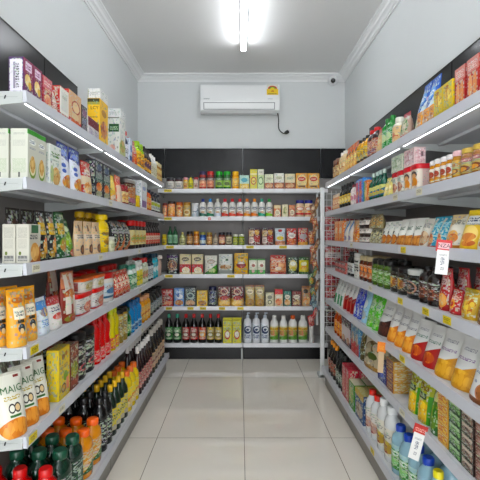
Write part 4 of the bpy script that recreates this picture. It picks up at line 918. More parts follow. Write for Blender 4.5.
drk = lambda c, k: M(c, t(.5, .72, .34, .1, '#dcd6cc', 3, 1), e(.5, .4, .32, .2, k), e(.5, .4, .2, .12, '#d8d4c8'), t(.5, .12, .3, .05, '#dcd6cc', 3, 1))
bk(6, 164, 181, 2, 28.5, 'soda_bottle', 'black bottle with teal cap and green label', 'green-label black bottle', ('bottle', 'soy', '#101214', '#4aa28a', drk('#3f8a44', '#2a5a34')), d=.09, fill=.93)
bk(6, 181.5, 197.6, 2, 28.5, 'soda_bottle', 'black bottle with red cap and red label', 'red-label black bottle', ('bottle', 'soy', '#120f10', '#c2242e', drk('#b52a2e', '#7a1c24')), d=.09, fill=.93)
bk(6, 198, 205.8, 1, 28.5, 'soda_bottle', 'black bottle with red cap and orange label', 'orange-label bottle', ('bottle', 'soy', '#120f10', '#c2242e', drk('#c2522a', '#d9a04a')), d=.09)
bk(6, 206.3, 222, 2, 28.5, 'oil_bottle', 'black bottle with red cap and tan label', 'tan-label bottle', ('bottle', 'soy', '#14160f', '#c02530', drk('#c9ae52', '#8a7a2c')), d=.09, fill=.93)
bk(6, 222.6, 241.6, 2, 22.5, 'detergent_box', 'bright lemon detergent carton with red ring', 'lemon detergent carton', ('box', M('#d3cc22', b(.76, .8, '#b8b21c'), e(.5, .36, .32, .2, '#b04a2c'), e(.5, .38, .24, .14, '#e6e2d4'), t(.5, .62, .34, .06, '#8a8a1c', 3, 1)), M('#d6d03a')), d=.08, fill=.93)
bk(6, 243.3, 269.6, 3, 30, 'soap_bottle', 'white pump bottle with navy swirl label', 'navy-swirl pump bottle', ('bottle', 'pump', '#dfe1e4', '#c9d0da', M('#dfe2e6', e(.5, .62, .34, .24, '#2c3f66'), e(.55, .66, .22, .14, '#dfe2e6'), e(.5, .64, .12, .08, '#2c3f66'), t(.5, .22, .32, .12, '#4a5a7a', 3, 2))), d=.09, fill=.93)
gm = M('#d4d4b8', b(.7, .9, '#d9b03c'), fo(.5, .5, .44, .2, '#c9806a', '#9aa85a', 5), dg(.3, .3, '#6a9a44'), t(.5, .8, .3, .05, '#5a7a3a', 3, 1))
for a_, c_, cc, nm in ((270.2, 279, '#e3e3e0', 'pearl'), (279.6, 288.2, '#e6e4de', 'ivory'), (288.6, 298, '#d9722c', 'tangerine'), (298.6, 308.4, '#e0e0dc', 'chalk white')):
    bk(6, a_, c_, 1, 27, 'shampoo_bottle', f'white bottle with {nm} cap and meadow label', f'{nm}-capped meadow bottle', ('bottle', 'wide', '#e0e1de', cc, gm), d=.09)
bk(6, 309.2, 314, 1, 24, 'shampoo_bottle', 'white bottle half hidden behind the hanging sachets', 'half-hidden white bottle', ('bottle', 'wide', '#dcdcd8', '#d0d4d8', None), d=.08)

# ---- shelves beside the wire grid (near to far)
def rr(s, a, c, n, hp, d, name, desc, short, shape, **k): run('R', s, a, c, n, hp, d, name, desc, short, shape, **k)
crk = M('#b3302c', b(.66, .99, '#c98a84'), t(.5, .82, .36, .1, '#e6d2cc', 3, 2), e(.32, .34, .17, .28, '#e0a878'), e(.70, .34, .17, .28, '#d99a68'), b(0, .06, '#d9c4b8'),
        r(2.5, .9, .3, .07, '#b08a84'), r(2.3, .12, .16, .08, '#d8b8b4'), t(2.5, .5, .06, .3, '#c2443c', 1, 6))
rr(1, 492, 466, 2, 42.9, .05, 'cracker_box', 'tall red cracker box with long biscuits print', 'tall red cracker box', ('box', crk))
rr(1, 464, 453.5, 1, 39.6, .06, 'cracker_box', 'red cracker box with two long biscuits print', 'red cracker box', ('box', crk))
rr(1, 452.5, 433, 2, 30.8, .055, 'tea_box', 'plain yellow tea box with pictured front', 'plain yellow tea box', ('box', M('#d9c21f', fo(.5, .6, .36, .2, '#c9962c', '#efe08a', 5), b(0, .2, '#c9b83c'), e(.4, .85, .2, .06, '#b07a2c'))))
rr(1, 432, 414, 3, 19, .028, 'snack_sachet', 'little orange and white snack sachet at shelf edge', 'little orange sachet', ('pouch', M('#dfa23a', fo(.5, .35, .4, .25, '#dfd6c0', '#b5702c', 5), t(.5, .78, .36, .1, '#a8562c', 3, 1))))
rr(1, 420, 404, 2, 54, .07, 'detergent_pouch', 'blue detergent pouch with pale swirl', 'blue detergent pouch', ('pouch', M('#1f5fae', dg(.36, .7, '#c9d6de'), e(.5, .7, .34, .12, '#5a9ad0'), t(.5, .7, .26, .06, '#e2e8ee', 3, 1), fo(.5, .2, .3, .12, '#8ab85a', '#dfe3d0', 5)), .12), back=.034)
rr(1, 403.5, 396.8, 1, 28, .07, 'candy_pouch', 'striped pouch with rose and green print', 'striped pouch', ('pouch', M('#b59a8c', b(.84, 1, '#a83a48'), fo(.5, .5, .44, .3, '#3a7a3c', '#c9c0ae', 5), b(0, .16, '#b0343c'))))
rr(1, 396.5, 389, 1, 27.5, .075, 'lotion_bottle', 'white bottle with peach label on the top shelf', 'peach-label bottle', ('bottle', 'det', '#dcd9cc', '#e0ded4', M('#dfc49a', fo(.5, .4, .36, .24, '#c97a5a', '#e6d6a8', 4))))
rr(1, 388.5, 379.5, 2, 33, .07, 'cleaner_bottle', 'emerald green bottle', 'emerald bottle', ('bottle', 'oval', '#16843c', '#158038', M('#1f8f44', e(.5, .5, .3, .24, '#c9d8b0'))))
rr(1, 379, 374.5, 1, 26.4, .06, 'flour_pouch', 'slim beige and rose pouch', 'slim beige pouch', ('pouch', M('#d0b890', b(.8, 1, '#b06a6a'), fo(.5, .4, .36, .24, '#c98a5a', '#e0d0a8', 5))))
rr(1, 374, 365.5, 2, 29.7, .07, 'sauce_bottle', 'dark bottle with scarlet cap', 'scarlet-capped bottle', ('bottle', 'wide', '#3a1d1a', '#c2242a', M('#a34a34', t(.5, .6, .34, .16, '#dfb08a', 3, 2), e(.5, .24, .26, .12, '#8a6a7a'))))
rr(1, 365, 355, 3, 26.4, .07, 'mustard_bottle', 'yellow bottle with black cap', 'yellow black-capped bottle', ('bottle', 'wide', '#c99a2c', '#1d1b1c', M('#dfbe4a', t(.5, .6, .34, .16, '#7a4a2c', 3, 2), b(0, .14, '#2a221c'))))
rr(1, 354.5, 343, 4, 26.4, .07, 'snack_pouch', 'orange and gold snack pouch', 'orange gold pouch', ('pouch', M('#dfa04a', b(.72, 1, '#d6702a'), fo(.5, .35, .4, .26, '#d0853a', '#efdc9c', 5), e(.6, .7, .2, .08, '#5a3a2c'))))
rr(1, 342.5, 337.5, 2, 24.2, .07, 'lotion_bottle', 'cream bottle with white dome cap', 'cream dome-capped bottle', ('bottle', 'wide', '#dcc8a4', '#e4e0d6', M('#e0c89a', fo(.5, .5, .36, .3, '#c98a4a', '#efe2c0', 4))))
rr(1, 337, 331.5, 2, 19.8, .07, 'jam_jar', 'cinnamon brown jar at the grid end', 'cinnamon jar', ('bottle', 'jar', '#7a4a30', '#8a6a5a', M('#d0aa78', fo(.5, .5, .36, .3, '#a0623a', '#e6d2a8', 4))))

pnut = lambda: M('#c9a85a', e(.5, .3, .3, .2, '#7a4a24'), e(.5, .28, .2, .13, '#dba85c'), t(.5, .72, .36, .09, '#9a4a44', 3, 1), r(.5, .5, .4, .06, '#a8b08a'))
rr(2, 492, 456.5, 3, 31, .075, 'peanut_butter_jar', 'wide nut spread jar with gold lid and red band', 'gold-lidded nut jar', ('bottle', 'jar', '#a3764a', '#c9b06a', M('#bfae72', b(.72, .98, '#9a4a52'), t(.5, .85, .36, .07, '#e6cfc8', 3, 1), e(.5, .3, .3, .22, '#7a3f20'), e(.5, .27, .2, .14, '#d9a050'))))
rr(2, 456, 449.2, 1, 29, .065, 'syrup_jar', 'amber jar with rose cap', 'rose-capped jar', ('bottle', 'jar', '#b5863c', '#d9b8bc', pnut()))
rr(2, 448.8, 426.5, 4, 26, .06, 'honey_jar', 'honey jar with white cap and white label', 'white-capped honey jar', ('bottle', 'jar', '#c08a3c', '#dfdbda', M('#dfdad0', e(.55, .55, .24, .24, '#a8503c'), fo(.5, .2, .36, .14, '#d9b04a', '#b5642c', 4))))
tb = M('#d9c6c0', b(.0, .98, '#dcd2c6'), e(.5, .72, .34, .18, '#4a3030'), e(.5, .66, .26, .13, '#e0b088'), e(.55, .36, .3, .24, '#dd9a3c'), fo(.5, .12, .34, .1, '#c9b8b0', '#e6dccf', 4), t(2.5, .5, .4, .4, '#c2a09c', 4, 6), r(2.5, .5, .5, .5, '#cdb3ae'))
rr(2, 417, 401.5, 2, 25, .09, 'cracker_tub', 'pink cracker tub with red lid and orange print', 'pink cracker tub', ('tub', tb, '#c2203a'))
rr(2, 401, 390, 2, 22.5, .08, 'biscuit_tub', 'white biscuit tub with red lid and brown print', 'white biscuit tub', ('tub', M('#dad6cc', fo(.5, .4, .4, .26, '#9a4a34', '#d9b49a', 5), t(.5, .8, .3, .08, '#5a8a8a', 3, 1)), '#c2283a'))
rr(2, 414, 403.5, 1, 17, .055, 'tissue_pack', 'pink checked pack stacked on the pink cracker tubs', 'pink checked pack', ('box', M('#d9c3c2', fo(.5, .5, .44, .4, '#b58a90', '#e6dcdc', 5), fo(2.5, .5, .44, .4, '#c9a2a6', '#e3d6d6', 9), r(2.7, .6, .1, .14, '#7a5a64'))), z='pink cracker tub')
rr(2, 402, 390.5, 1, 16, .05, 'tissue_pack', 'pale green pack stacked on the white biscuit tubs', 'pale green pack', ('box', M('#cdd2c2', fo(.5, .5, .4, .36, '#8aa280', '#dde0d4', 5), t(2.5, .7, .36, .16, '#5a7a5a', 3, 1))), z='white biscuit tub')
rr(2, 389.8, 381.5, 2, 20, .06, 'pasta_pouch', 'pale lemon pouch', 'pale lemon pouch', ('pouch', M('#dccf8a', fo(.5, .4, .36, .24, '#c9a84a', '#efe8c0', 5), e(.6, .8, .14, .06, '#3a4a6a'))))
rr(2, 381, 367.5, 4, 29, .07, 'sparkling_bottle', 'teal green glass bottle with white crown', 'teal glass bottle', ('bottle', 'wine', '#1c5a48', '#c2cfc8', M('#cfcf8a', dg(.5, .6, '#2c6a8a'), fo(.5, .3, .36, .2, '#d9a04a', '#8ab86a', 4))))
rr(2, 367, 363.3, 1, 22, .06, 'juice_carton', 'slim orange carton with green edge', 'slim orange carton', ('box', M('#d0803c', r(.2, .5, .2, .45, '#4a9a5a'), e(.6, .4, .3, .16, '#e6c08a'))))
rr(2, 363, 355.5, 2, 25, .06, 'juice_carton', 'blue and magenta drink carton', 'blue magenta carton', ('box', M('#3a7fc6', r(.3, .45, .28, .44, '#c2456a'), fo(.4, .4, .3, .2, '#e09a5a', '#8a4aa0', 4), r(2.5, .5, .45, .45, '#5aa0d8'))))
rr(2, 355, 349.2, 2, 22, .06, 'milk_bottle', 'white bottle with maroon cap', 'white maroon-capped bottle', ('bottle', 'wide', '#dcd2d0', '#6a2434', M('#e0d6d4', e(.5, .5, .3, .24, '#c98a9a'))))
rr(2, 349, 338, 4, 24, .06, 'vinegar_bottle', 'black bottle with yellow label', 'yellow-label black bottle', ('bottle', 'soy', '#141215', '#1b1a1c', M('#dcbb1e', e(.5, .5, .26, .24, '#efe0a0'), b(0, .2, '#141215'))))
rr(2, 337.5, 331.5, 3, 16, .06, 'yeast_jar', 'peach jar beside the wire grid', 'peach jar', ('bottle', 'jar', '#d0a080', '#c9b8a4', M('#dcb898', fo(.5, .5, .36, .3, '#c26a5a', '#ecd8b8', 4))))

bis = M('#dcc34a', dg(.62, .5, '#e0bd3a'), r(.5, .74, .36, .11, '#dfe0de'), t(.5, .76, .32, .06, '#3c4a6a', 3, 1), t(.5, .64, .3, .03, '#8a9098', 4, 1), e(.5, .36, .34, .24, '#e6cf8a'), fo(.5, .32, .3, .1, '#b5643c', '#d99a5c', 3), fo(.55, .16, .28, .08, '#b5643c', '#d99a5c', 3), name='biscuit_print')
rr(3, 490, 472, 1, 37, .07, 'biscuit_bag', 'white and yellow biscuit bag at the frame edge', 'white yellow biscuit bag', ('pouch', M('#d9c07a', dg(.9, .5, '#dfdcd2'), t(.45, .68, .34, .06, '#55718a', 3, 1), e(.5, .36, .36, .26, '#e0cc94'), fo(.5, .36, .3, .09, '#b5552c', '#d9945a', 3), fo(.5, .18, .3, .08, '#a84a28', '#d08a50', 3)), .24), yaw=.25)
rr(3, 471, 454.5, 1, 40, .07, 'biscuit_bag', 'bright yellow biscuit bag with curled biscuits', 'bright yellow biscuit bag', ('pouch', bis, .24), yaw=.25)
rr(3, 454, 441, 1, 34, .065, 'biscuit_bag', 'beige biscuit bag with grey lettering behind the red flag', 'beige biscuit bag', ('pouch', M('#d2be96', dg(.8, .6, '#d8d4c8'), t(.5, .78, .36, .07, '#5a5a58', 3, 2), e(.5, .34, .3, .2, '#d9b070'), fo(.55, .3, .26, .14, '#b5602c', '#d9a060', 4), b(0, .1, '#b8823c')), .22), yaw=.2)
rr(3, 440, 424.5, 2, 31, .065, 'granola_bag', 'turquoise granola bag with brown clusters', 'turquoise granola bag', ('pouch', M('#1f96b0', r(.2, .6, .18, .34, '#cfc6b4'), t(.55, .74, .34, .08, '#a8d6dc', 2, 2), fo(.3, .24, .4, .22, '#a8623c', '#d9b48a', 5), b(0, .05, '#a83a34')), .22), yaw=.2)
rr(3, 423, 416, 1, 28, .06, 'granola_bag', 'white granola bag with brown clusters', 'white granola bag', ('pouch', M('#d3cfc6', t(.5, .76, .34, .08, '#8a8a86', 2, 2), fo(.5, .3, .42, .26, '#9a6a4a', '#d4bfa2', 5)), .18), yaw=.2)
flk = M('#dcdcd6', t(.5, .66, .26, .07, '#6a7a6a', 2, 1), e(.4, .62, .12, .06, '#8a948a'), dg(.36, .1, '#b8803c'), fo(.5, .17, .52, .2, '#a86a34', '#cf9c5c', 6), r(.3, .4, .06, .06, '#4a3a34'), name='flake_print')
rr(3, 415.5, 393.8, 3, 27, .065, 'flake_bag', 'white bag with golden brown flakes window', 'golden flakes white bag', ('pouch', flk, .18), yaw=.2)
rr(3, 393.3, 379, 3, 23, .055, 'cookie_bag', 'slim white bag with round brown cookies', 'slim cookie bag', ('pouch', M('#dadad4', r(.4, .52, .12, .06, '#3a3430'), e(.5, .22, .42, .22, '#8f5326'), fo(.5, .22, .36, .18, '#a8662e', '#c48a4a', 6), b(0, .04, '#c9b890')), .15), yaw=.15)
rr(3, 378, 367, 2, 15, .06, 'tea_pouch', 'clear pouch of dark patterned sweets', 'clear sweets pouch', ('pouch', M('#a8a290', fo(.5, .5, .5, .48, '#55503e', '#cfc9a8', 7), e(.4, .7, .2, .1, '#d9cf9c'))), rows=2)
rr(3, 378, 367, 2, 14, .06, 'tea_pouch', 'olive pouch stacked on the clear sweets pouch', 'olive stacked pouch', ('pouch', M('#8a7f5c', fo(.5, .5, .5, .44, '#c2a06a', '#4a4334', 7))), z='clear sweets pouch')
rr(3, 366.5, 357.5, 2, 25, .07, 'spread_tin', 'white and brown tin', 'white brown tin', ('bottle', 'can', '#3c2a26', '#2c2324', M('#dcd6cf', t(.5, .6, .34, .16, '#6a5a5a', 3, 1), b(.8, 1, '#4a3430'), b(0, .12, '#4a3430'))), stack=3)
rr(3, 356.5, 350.5, 1, 22, .06, 'wafer_pouch', 'golden pouch with biscuits print', 'golden wafer pouch', ('pouch', M('#d9953c', fo(.5, .4, .4, .3, '#e0b060', '#b5502c', 5), b(.8, 1, '#c9a884'))))
rr(3, 350, 342.5, 2, 21, .06, 'wafer_pouch', 'white pouch with blue slash', 'blue slash pouch', ('pouch', M('#cfc9be', dg(.7, .9, '#4a8ac0'), dg(.45, .9, '#d6cfc6'), e(.5, .18, .3, .12, '#8a7a9a'))))
rr(3, 342, 334.5, 2, 20, .06, 'soup_packet', 'orange soup packet', 'orange soup packet', ('box', M('#d9863a', e(.5, .55, .3, .16, '#e6d8c4'), b(.86, 1, '#e0b08a'), fo(.5, .2, .36, .14, '#c2482c', '#e6b06a', 4))))

rr(4, 492, 471, 1, 30, .07, 'nut_pouch', 'brown mixed nuts pouch at the frame edge', 'mixed nuts pouch', ('pouch', M('#7d5238', fo(.5, .4, .46, .36, '#a8764a', '#5a3a28', 7), b(.82, 1, '#3a6a9a'))))
rr(4, 470, 455.5, 1, 30, .07, 'nut_pouch', 'golden yellow snack pouch with dark end', 'golden yellow pouch', ('pouch', M('#c9a832', fo(.5, .45, .42, .3, '#b5702c', '#e3cc6a', 6), b(.86, 1, '#a8942c'))))
rr(4, 455, 445, 1, 25, .06, 'cookie_pouch', 'small crimson pouch with gold spiral', 'small crimson pouch', ('pouch', M('#b01c30', t(.5, .66, .36, .08, '#e6b8b0', 3, 1), e(.5, .4, .22, .2, '#d9a04a'), e(.5, .4, .12, .1, '#b01c30'))))
rr(4, 444, 434.5, 1, 42, .065, 'cookie_pouch', 'tall crimson pouch with cookie print', 'tall crimson pouch', ('pouch', M('#a5182a', r(.55, .68, .22, .07, '#cfb8b4'), t(.55, .68, .16, .04, '#6a1c24', 2, 1), e(.6, .24, .3, .17, '#d9a25c'), fo(.6, .24, .24, .13, '#c98a3c', '#e6c08a', 5), t(.5, .82, .3, .04, '#d98a8a', 3, 1))), rows=4)
rr(4, 432.5, 415.5, 2, 37, .085, 'sauce_bottle', 'dark brown sauce bottle with pictured wrap', 'dark brown sauce bottle', ('bottle', 'wide', '#231614', '#171214', M('#2a1815', fo(.5, .36, .46, .3, '#9a5a40', '#3a221c', 6), e(.5, .8, .3, .08, '#4a3430'))), rows=2)
rr(4, 414.5, 402.8, 1, 29, .085, 'black_bean_jar', 'black jar with white lid and oval label', 'white-lidded black jar', ('bottle', 'jar', '#141416', '#d0d2d0', M('#16161a', e(.5, .48, .3, .42, '#b58a7a'), e(.5, .48, .24, .34, '#2a2022'), t(.5, .5, .16, .14, '#b59a8a', 2, 2))), rows=2)
rr(4, 402, 387, 2, 26, .08, 'olive_jar', 'black-lidded jar with yellow picture', 'yellow picture jar', ('bottle', 'jar', '#2a2416', '#17171a', M('#30281c', fo(.45, .5, .36, .4, '#cfaa2c', '#7a4a20', 4), e(.7, .5, .14, .2, '#8a5a3c'))), rows=2)
rr(4, 386, 369.5, 3, 27, .08, 'pickle_jar', 'green pickle jar with black lid', 'green pickle jar', ('bottle', 'jar', '#4f6a24', '#1d1d1a', M('#5f8a2e', fo(.3, .5, .2, .4, '#c9c27a', '#6a5a24', 4), b(.86, 1, '#4a5a24'))), rows=2)
rr(4, 368.5, 357.5, 3, 25, .08, 'relish_jar', 'orange-brown relish jar with pale lid', 'orange-brown relish jar', ('bottle', 'jar', '#5a2c18', '#c2b494', M('#b5622c', e(.4, .5, .3, .3, '#dd8f2c'), fo(.6, .5, .3, .34, '#6a2a1c', '#d98a4a', 4))), rows=2)
rr(4, 357, 352.2, 1, 25, .06, 'soy_bottle', 'slim white and black bottle', 'slim white bottle', ('bottle', 'can', '#d0d0cc', '#cfd0cd', M('#d3d2cc', t(.5, .6, .3, .3, '#2a2a2c', 1, 2))))
rr(4, 351.7, 346, 2, 24, .06, 'soy_bottle', 'black bottle with white label', 'black white-label bottle', ('bottle', 'soy', '#17181a', '#1c1d20', M('#c6c8c6', t(.5, .5, .3, .3, '#333', 2, 2))))
rr(4, 345.2, 334.8, 3, 10.2, .06, 'noodle_box', 'red box with dark top and white writing', 'red dark-topped box', ('box', M('#b01f30', b(.62, 1, '#241a20'), t(.5, .78, .36, .14, '#d6c6c6', 3, 1), fo(.5, .3, .36, .2, '#c9707a', '#a81c2c', 5))), stack=2)

def meal(c1, c2, word='#6a6a72', base='#dcdcda'):
    return M(base, t(.5, .78, .26, .035, '#9a9aa2', 4, 1), t(.5, .60, .34, .03, word, 4, 1), dg(.38, .25, c1), fo(.5, .2, .54, .19, c1, c2, 6), e(.5, .46, .10, .05, base), b(0, .025, c1), busy=False)
rr(5, 496, 463.5, 1, 56, .085, 'cereal_bag', 'white bag with dark lettering and brown cereal bowl', 'brown cereal bag', ('pouch', M('#dcdddd', t(.4, .52, .3, .02, '#7a86a8', 4, 1), e(.62, .22, .36, .19, '#b9866a'), fo(.62, .22, .32, .165, '#6f4228', '#a8714a', 9), dg(.1, 0, '#8a5a3c'), e(.2, .36, .05, .025, '#9aa0b0'), busy=False), .30),
   words_=[('Dalm', 'front', .42, .62, .17, '#3a3f58')], yaw=.2)
rr(5, 462.5, 430.5, 2, 47, .075, 'pasta_bag', 'white bag with golden pasta window', 'golden pasta bag', ('pouch', meal('#c9963c', '#dfb45c', '#8a6a9a'), .30), yaw=.2)
rr(5, 430, 407.5, 2, 39, .07, 'pasta_bag', 'white bag with red base and pasta print', 'red-based white bag', ('pouch', M('#dcdcda', t(.5, .62, .34, .035, '#6a8a7a', 4, 1), t(.5, .78, .26, .03, '#9a9aa2', 4, 1), dg(.42, .25, '#a81824'), fo(.5, .24, .3, .13, '#d98a4a', '#a81824', 5), r(.98, .5, .03, .5, '#8a2a34'), busy=False), .28), yaw=.2, rows=1)
rr(5, 407, 384.5, 3, 37, .07, 'cracker_bag', 'white bag with orange chips at its base', 'orange chips white bag', ('pouch', meal('#d98c34', '#e8b464', '#7a7a86'), .28), yaw=.2)
rr(5, 384, 375.5, 1, 34, .065, 'chocolate_bag', 'white bag with chocolate brown base', 'chocolate-based bag', ('pouch', meal('#3f2420', '#6f4438'), .28), yaw=.2)
rr(5, 375, 364.5, 2, 33, .065, 'wipes_pouch', 'lime green pouch with white patch', 'lime green pouch', ('pouch', M('#6ac21e', e(.45, .68, .32, .14, '#cfe6c2'), t(.45, .68, .22, .05, '#6aa0a0', 3, 1), fo(.6, .24, .32, .14, '#b8d894', '#3f9a1a', 4)), .2), yaw=.15)
rr(5, 364, 359, 1, 30, .06, 'wipes_pouch', 'pale sky blue pouch', 'pale sky pouch', ('pouch', M('#a8cce0', e(.5, .6, .3, .14, '#dfe8ec'), fo(.5, .25, .36, .14, '#c9b88a', '#8ab0d0', 4)), .15))
rr(5, 358.5, 351.8, 2, 30, .06, 'wipes_pouch', 'royal blue pouch with white print', 'royal blue pouch', ('pouch', M('#1c3fb0', t(.5, .64, .3, .1, '#6a8ae0', 2, 2), e(.5, .24, .26, .12, '#c9d0d8')), .15))
rr(5, 351, 341.5, 3, 31, .06, 'wipes_pouch', 'white pouch with dark red base', 'dark red-based pouch', ('pouch', M('#d9d9d8', dg(.42, .2, '#9a2028'), r(.5, .3, .1, .2, '#cf6a4a'), t(.5, .72, .26, .05, '#8a8a8a', 2, 1)), .15))
rr(5, 341, 333, 3, 32, .06, 'wipes_pouch', 'white pouch with green strip', 'green-strip white pouch', ('pouch', M('#d8dad8', r(.5, .2, .3, .18, '#3a8a5a'), t(.5, .75, .3, .05, '#aaa', 2, 1)), .15))

def teab(c, c2, c3): return M(c, r(.5, .72, .4, .12, c2), t(.45, .45, .36, .2, c3, 3, 1), e(.85, .3, .1, .22, c3), r(4.5, .5, .5, .5, c2), t(4.5, .5, .36, .3, c, 3, 2))
rr(6, 495, 474, 1, 62, .10, 'tea_box', 'pinkish brown tea box', 'pinkish tea stack', ('box', teab('#6a3c34', '#8a5a50', '#b58a80')), stack=5, rows=2)
rr(6, 473.5, 460.5, 1, 60, .10, 'tea_box', 'dark chocolate brown tea box', 'dark brown tea stack', ('box', teab('#33231e', '#c2b4a8', '#8a6a5c')), stack=5, rows=2)
rr(6, 460, 447.5, 1, 55, .10, 'tea_box', 'dark green tea box', 'dark green tea stack', ('box', teab('#22502a', '#a8c29a', '#7fae6a')), stack=5, rows=2)
rr(6, 447, 436.5, 1, 50, .10, 'tea_box', 'yellow tea box with red print', 'yellow tea stack', ('box', M('#d2a41f', fo(.5, .5, .44, .36, '#b5482c', '#dfc04a', 5), r(4.5, .5, .5, .5, '#d9c24a'), e(4.5, .5, .3, .3, '#8a9a3c'))), stack=5, rows=2)
rr(6, 436, 426, 1, 47, .09, 'soup_pouch', 'mid green soup pouch with pale top', 'mid green soup pouch', ('pouch', M('#2c6a2a', fo(.5, .4, .42, .28, '#8aa23c', '#3a7a2c', 5), e(.5, .78, .3, .1, '#dfe0a0'))), rows=3)
rr(6, 425, 405, 2, 46, .07, 'noodle_pouch', 'lime yellow noodle pouch with dark red lettering', 'lime noodle pouch', ('pouch', M('#b0b42a', r(.4, .56, .3, .06, '#2f4a34'), t(.4, .56, .22, .03, '#c9d0b0', 3, 1), fo(.5, .24, .44, .22, '#c9a03c', '#e6c95c', 6), r(.9, .3, .1, .3, '#4f9a2c')), .04), words_=[('Dua', 'front', .48, .74, .19, '#7a1c24')], yaw=.15)
rr(6, 393, 386, 1, 31, .13, 'cake_box', 'golden cake box with maroon front', 'golden cake box', ('box', M('#c29a52', b(.05, .95, '#7a3a34'), t(.5, .5, .36, .24, '#c9a878', 3, 1))), stack=3)
rr(6, 385.5, 377, 1, 18, .08, 'cookie_box', 'royal navy blue carton', 'royal navy carton', ('box', M('#1f2c86', e(.5, .4, .3, .16, '#5a6ac0'), t(.5, .75, .36, .1, '#aab0dc', 3, 1))))
rr(6, 376.5, 362.5, 1, 36, .09, 'cookie_bag', 'white bag with brown and olive cookies print', 'printed cookies bag', ('pouch', M('#cfc6b2', fo(.5, .42, .46, .4, '#6f5c34', '#d9cfb8', 5), e(.5, .4, .2, .1, '#5a6a34'), b(0, .12, '#b08a4a')), .06), yaw=.25, rows=2)
rr(6, 362, 358.2, 1, 33, .07, 'coffee_pouch', 'olive brown slim pouch', 'olive brown pouch', ('pouch', M('#5a4f2c', fo(.5, .5, .4, .3, '#8a7a44', '#3a3420', 5))), rows=2)
rr(6, 358, 350.5, 2, 31, .07, 'snack_carton', 'steel blue carton with red badge', 'steel blue carton', ('box', M('#5a8aa8', b(0, .42, '#b5342c'), fo(.5, .5, .36, .2, '#8a5a4a', '#c9c0b0', 5))))
rr(6, 350, 341.5, 2, 26, .07, 'snack_carton', 'plum carton with white front', 'plum carton', ('box', M('#4a2a3f', b(.2, .7, '#cfc6c8'), fo(.5, .2, .36, .14, '#8a4a3a', '#c9a890', 4))), rows=2)
rr(6, 341, 333, 3, 24, .07, 'juice_bottle', 'orange bottle with beige cap', 'orange beige-capped bottle', ('bottle', 'wide', '#b5542c', '#c9a07a', M('#d98a3a', fo(.5, .5, .36, .36, '#b0402c', '#e9b85a', 4))), rows=2)

clr = M('#a9c9d6', rough=.1, trans=.25, name='pale_plastic')
rr(7, 433, 423.5, 1, 58, .09, 'bleach_bottle', 'clear bottle with yellow cap at the frame bottom', 'yellow-capped clear bottle', ('bottle', 'wide', clr, '#d9cf2c', None))
rr(7, 423, 388.5, 4, 51, .09, 'detergent_bottle', 'pale blue bottle with blue cap and green label', 'pale blue bottle', ('bottle', 'wide', clr, '#1f4fb0', M('#3c8a3a', t(.5, .66, .34, .1, '#dfe8dc', 3, 1), b(.8, 1, '#a8c6c8'), e(.5, .3, .3, .14, '#8ac27a'))), rows=3)
rr(7, 388, 374, 2, 52, .085, 'bleach_bottle', 'white bottle with white cap and brown label', 'brown-label white bottle', ('bottle', 'wide', '#d6d8d8', '#e0e2e2', M('#d6d3c8', fo(.5, .3, .44, .24, '#8a3f34', '#c2b05a', 5), t(.5, .72, .3, .08, '#8a8a8a', 3, 1))), rows=3)
rr(7, 373, 363.5, 2, 42, .085, 'bleach_bottle', 'white bottle with orange-red cap', 'orange-red-capped bottle', ('bottle', 'wide', '#d8dadb', '#d0412c', M('#d6d2cc', fo(.5, .3, .44, .26, '#8a3a3a', '#d0b8a8', 5))), rows=3)
rr(7, 363, 354.5, 1, 28, .08, 'soap_carton', 'blue carton with gold top', 'blue gold-topped carton', ('box', M('#2a4f7c', b(.8, 1, '#c2a85a'), fo(.5, .35, .4, .26, '#8a6a5a', '#c9c0ae', 5), r(4.5, .5, .5, .5, '#b8ae7a'), r(2.5, .5, .35, .4, '#34547a'))), rows=3)
rr(7, 354, 348.3, 1, 26, .08, 'soap_carton', 'green carton with white top', 'green white-topped carton', ('box', M('#4a8a34', fo(.5, .5, .36, .3, '#c9b88a', '#7aa84a', 5), r(4.5, .5, .5, .5, '#d0cdb8'), r(2.5, .5, .38, .44, '#3c7a2c'))), rows=3)
rr(7, 348, 341.8, 2, 32, .08, 'soap_carton', 'rose red carton', 'rose red carton', ('box', M('#b02f44', fo(.5, .5, .36, .3, '#c98a84', '#a82a3c', 5), r(4.5, .5, .5, .5, '#c2384c'))), rows=3)
rr(7, 341.5, 334.5, 3, 34, .075, 'soy_sauce_bottle', 'black bottle with green-grey label', 'green-grey label bottle', ('bottle', 'wine', '#101311', '#1c2420', M('#3c4a40', t(.5, .5, .34, .3, '#a8b0a4', 3, 2))), rows=2)
rr(7, 334, 327, 3, 33, .075, 'soy_sauce_bottle', 'black bottle with amber cap', 'amber-capped black bottle', ('bottle', 'wine', '#151011', '#d9972c', M('#8a4a3c', fo(.5, .5, .4, .3, '#b8705a', '#5a2a22', 4))), rows=2)

stock()

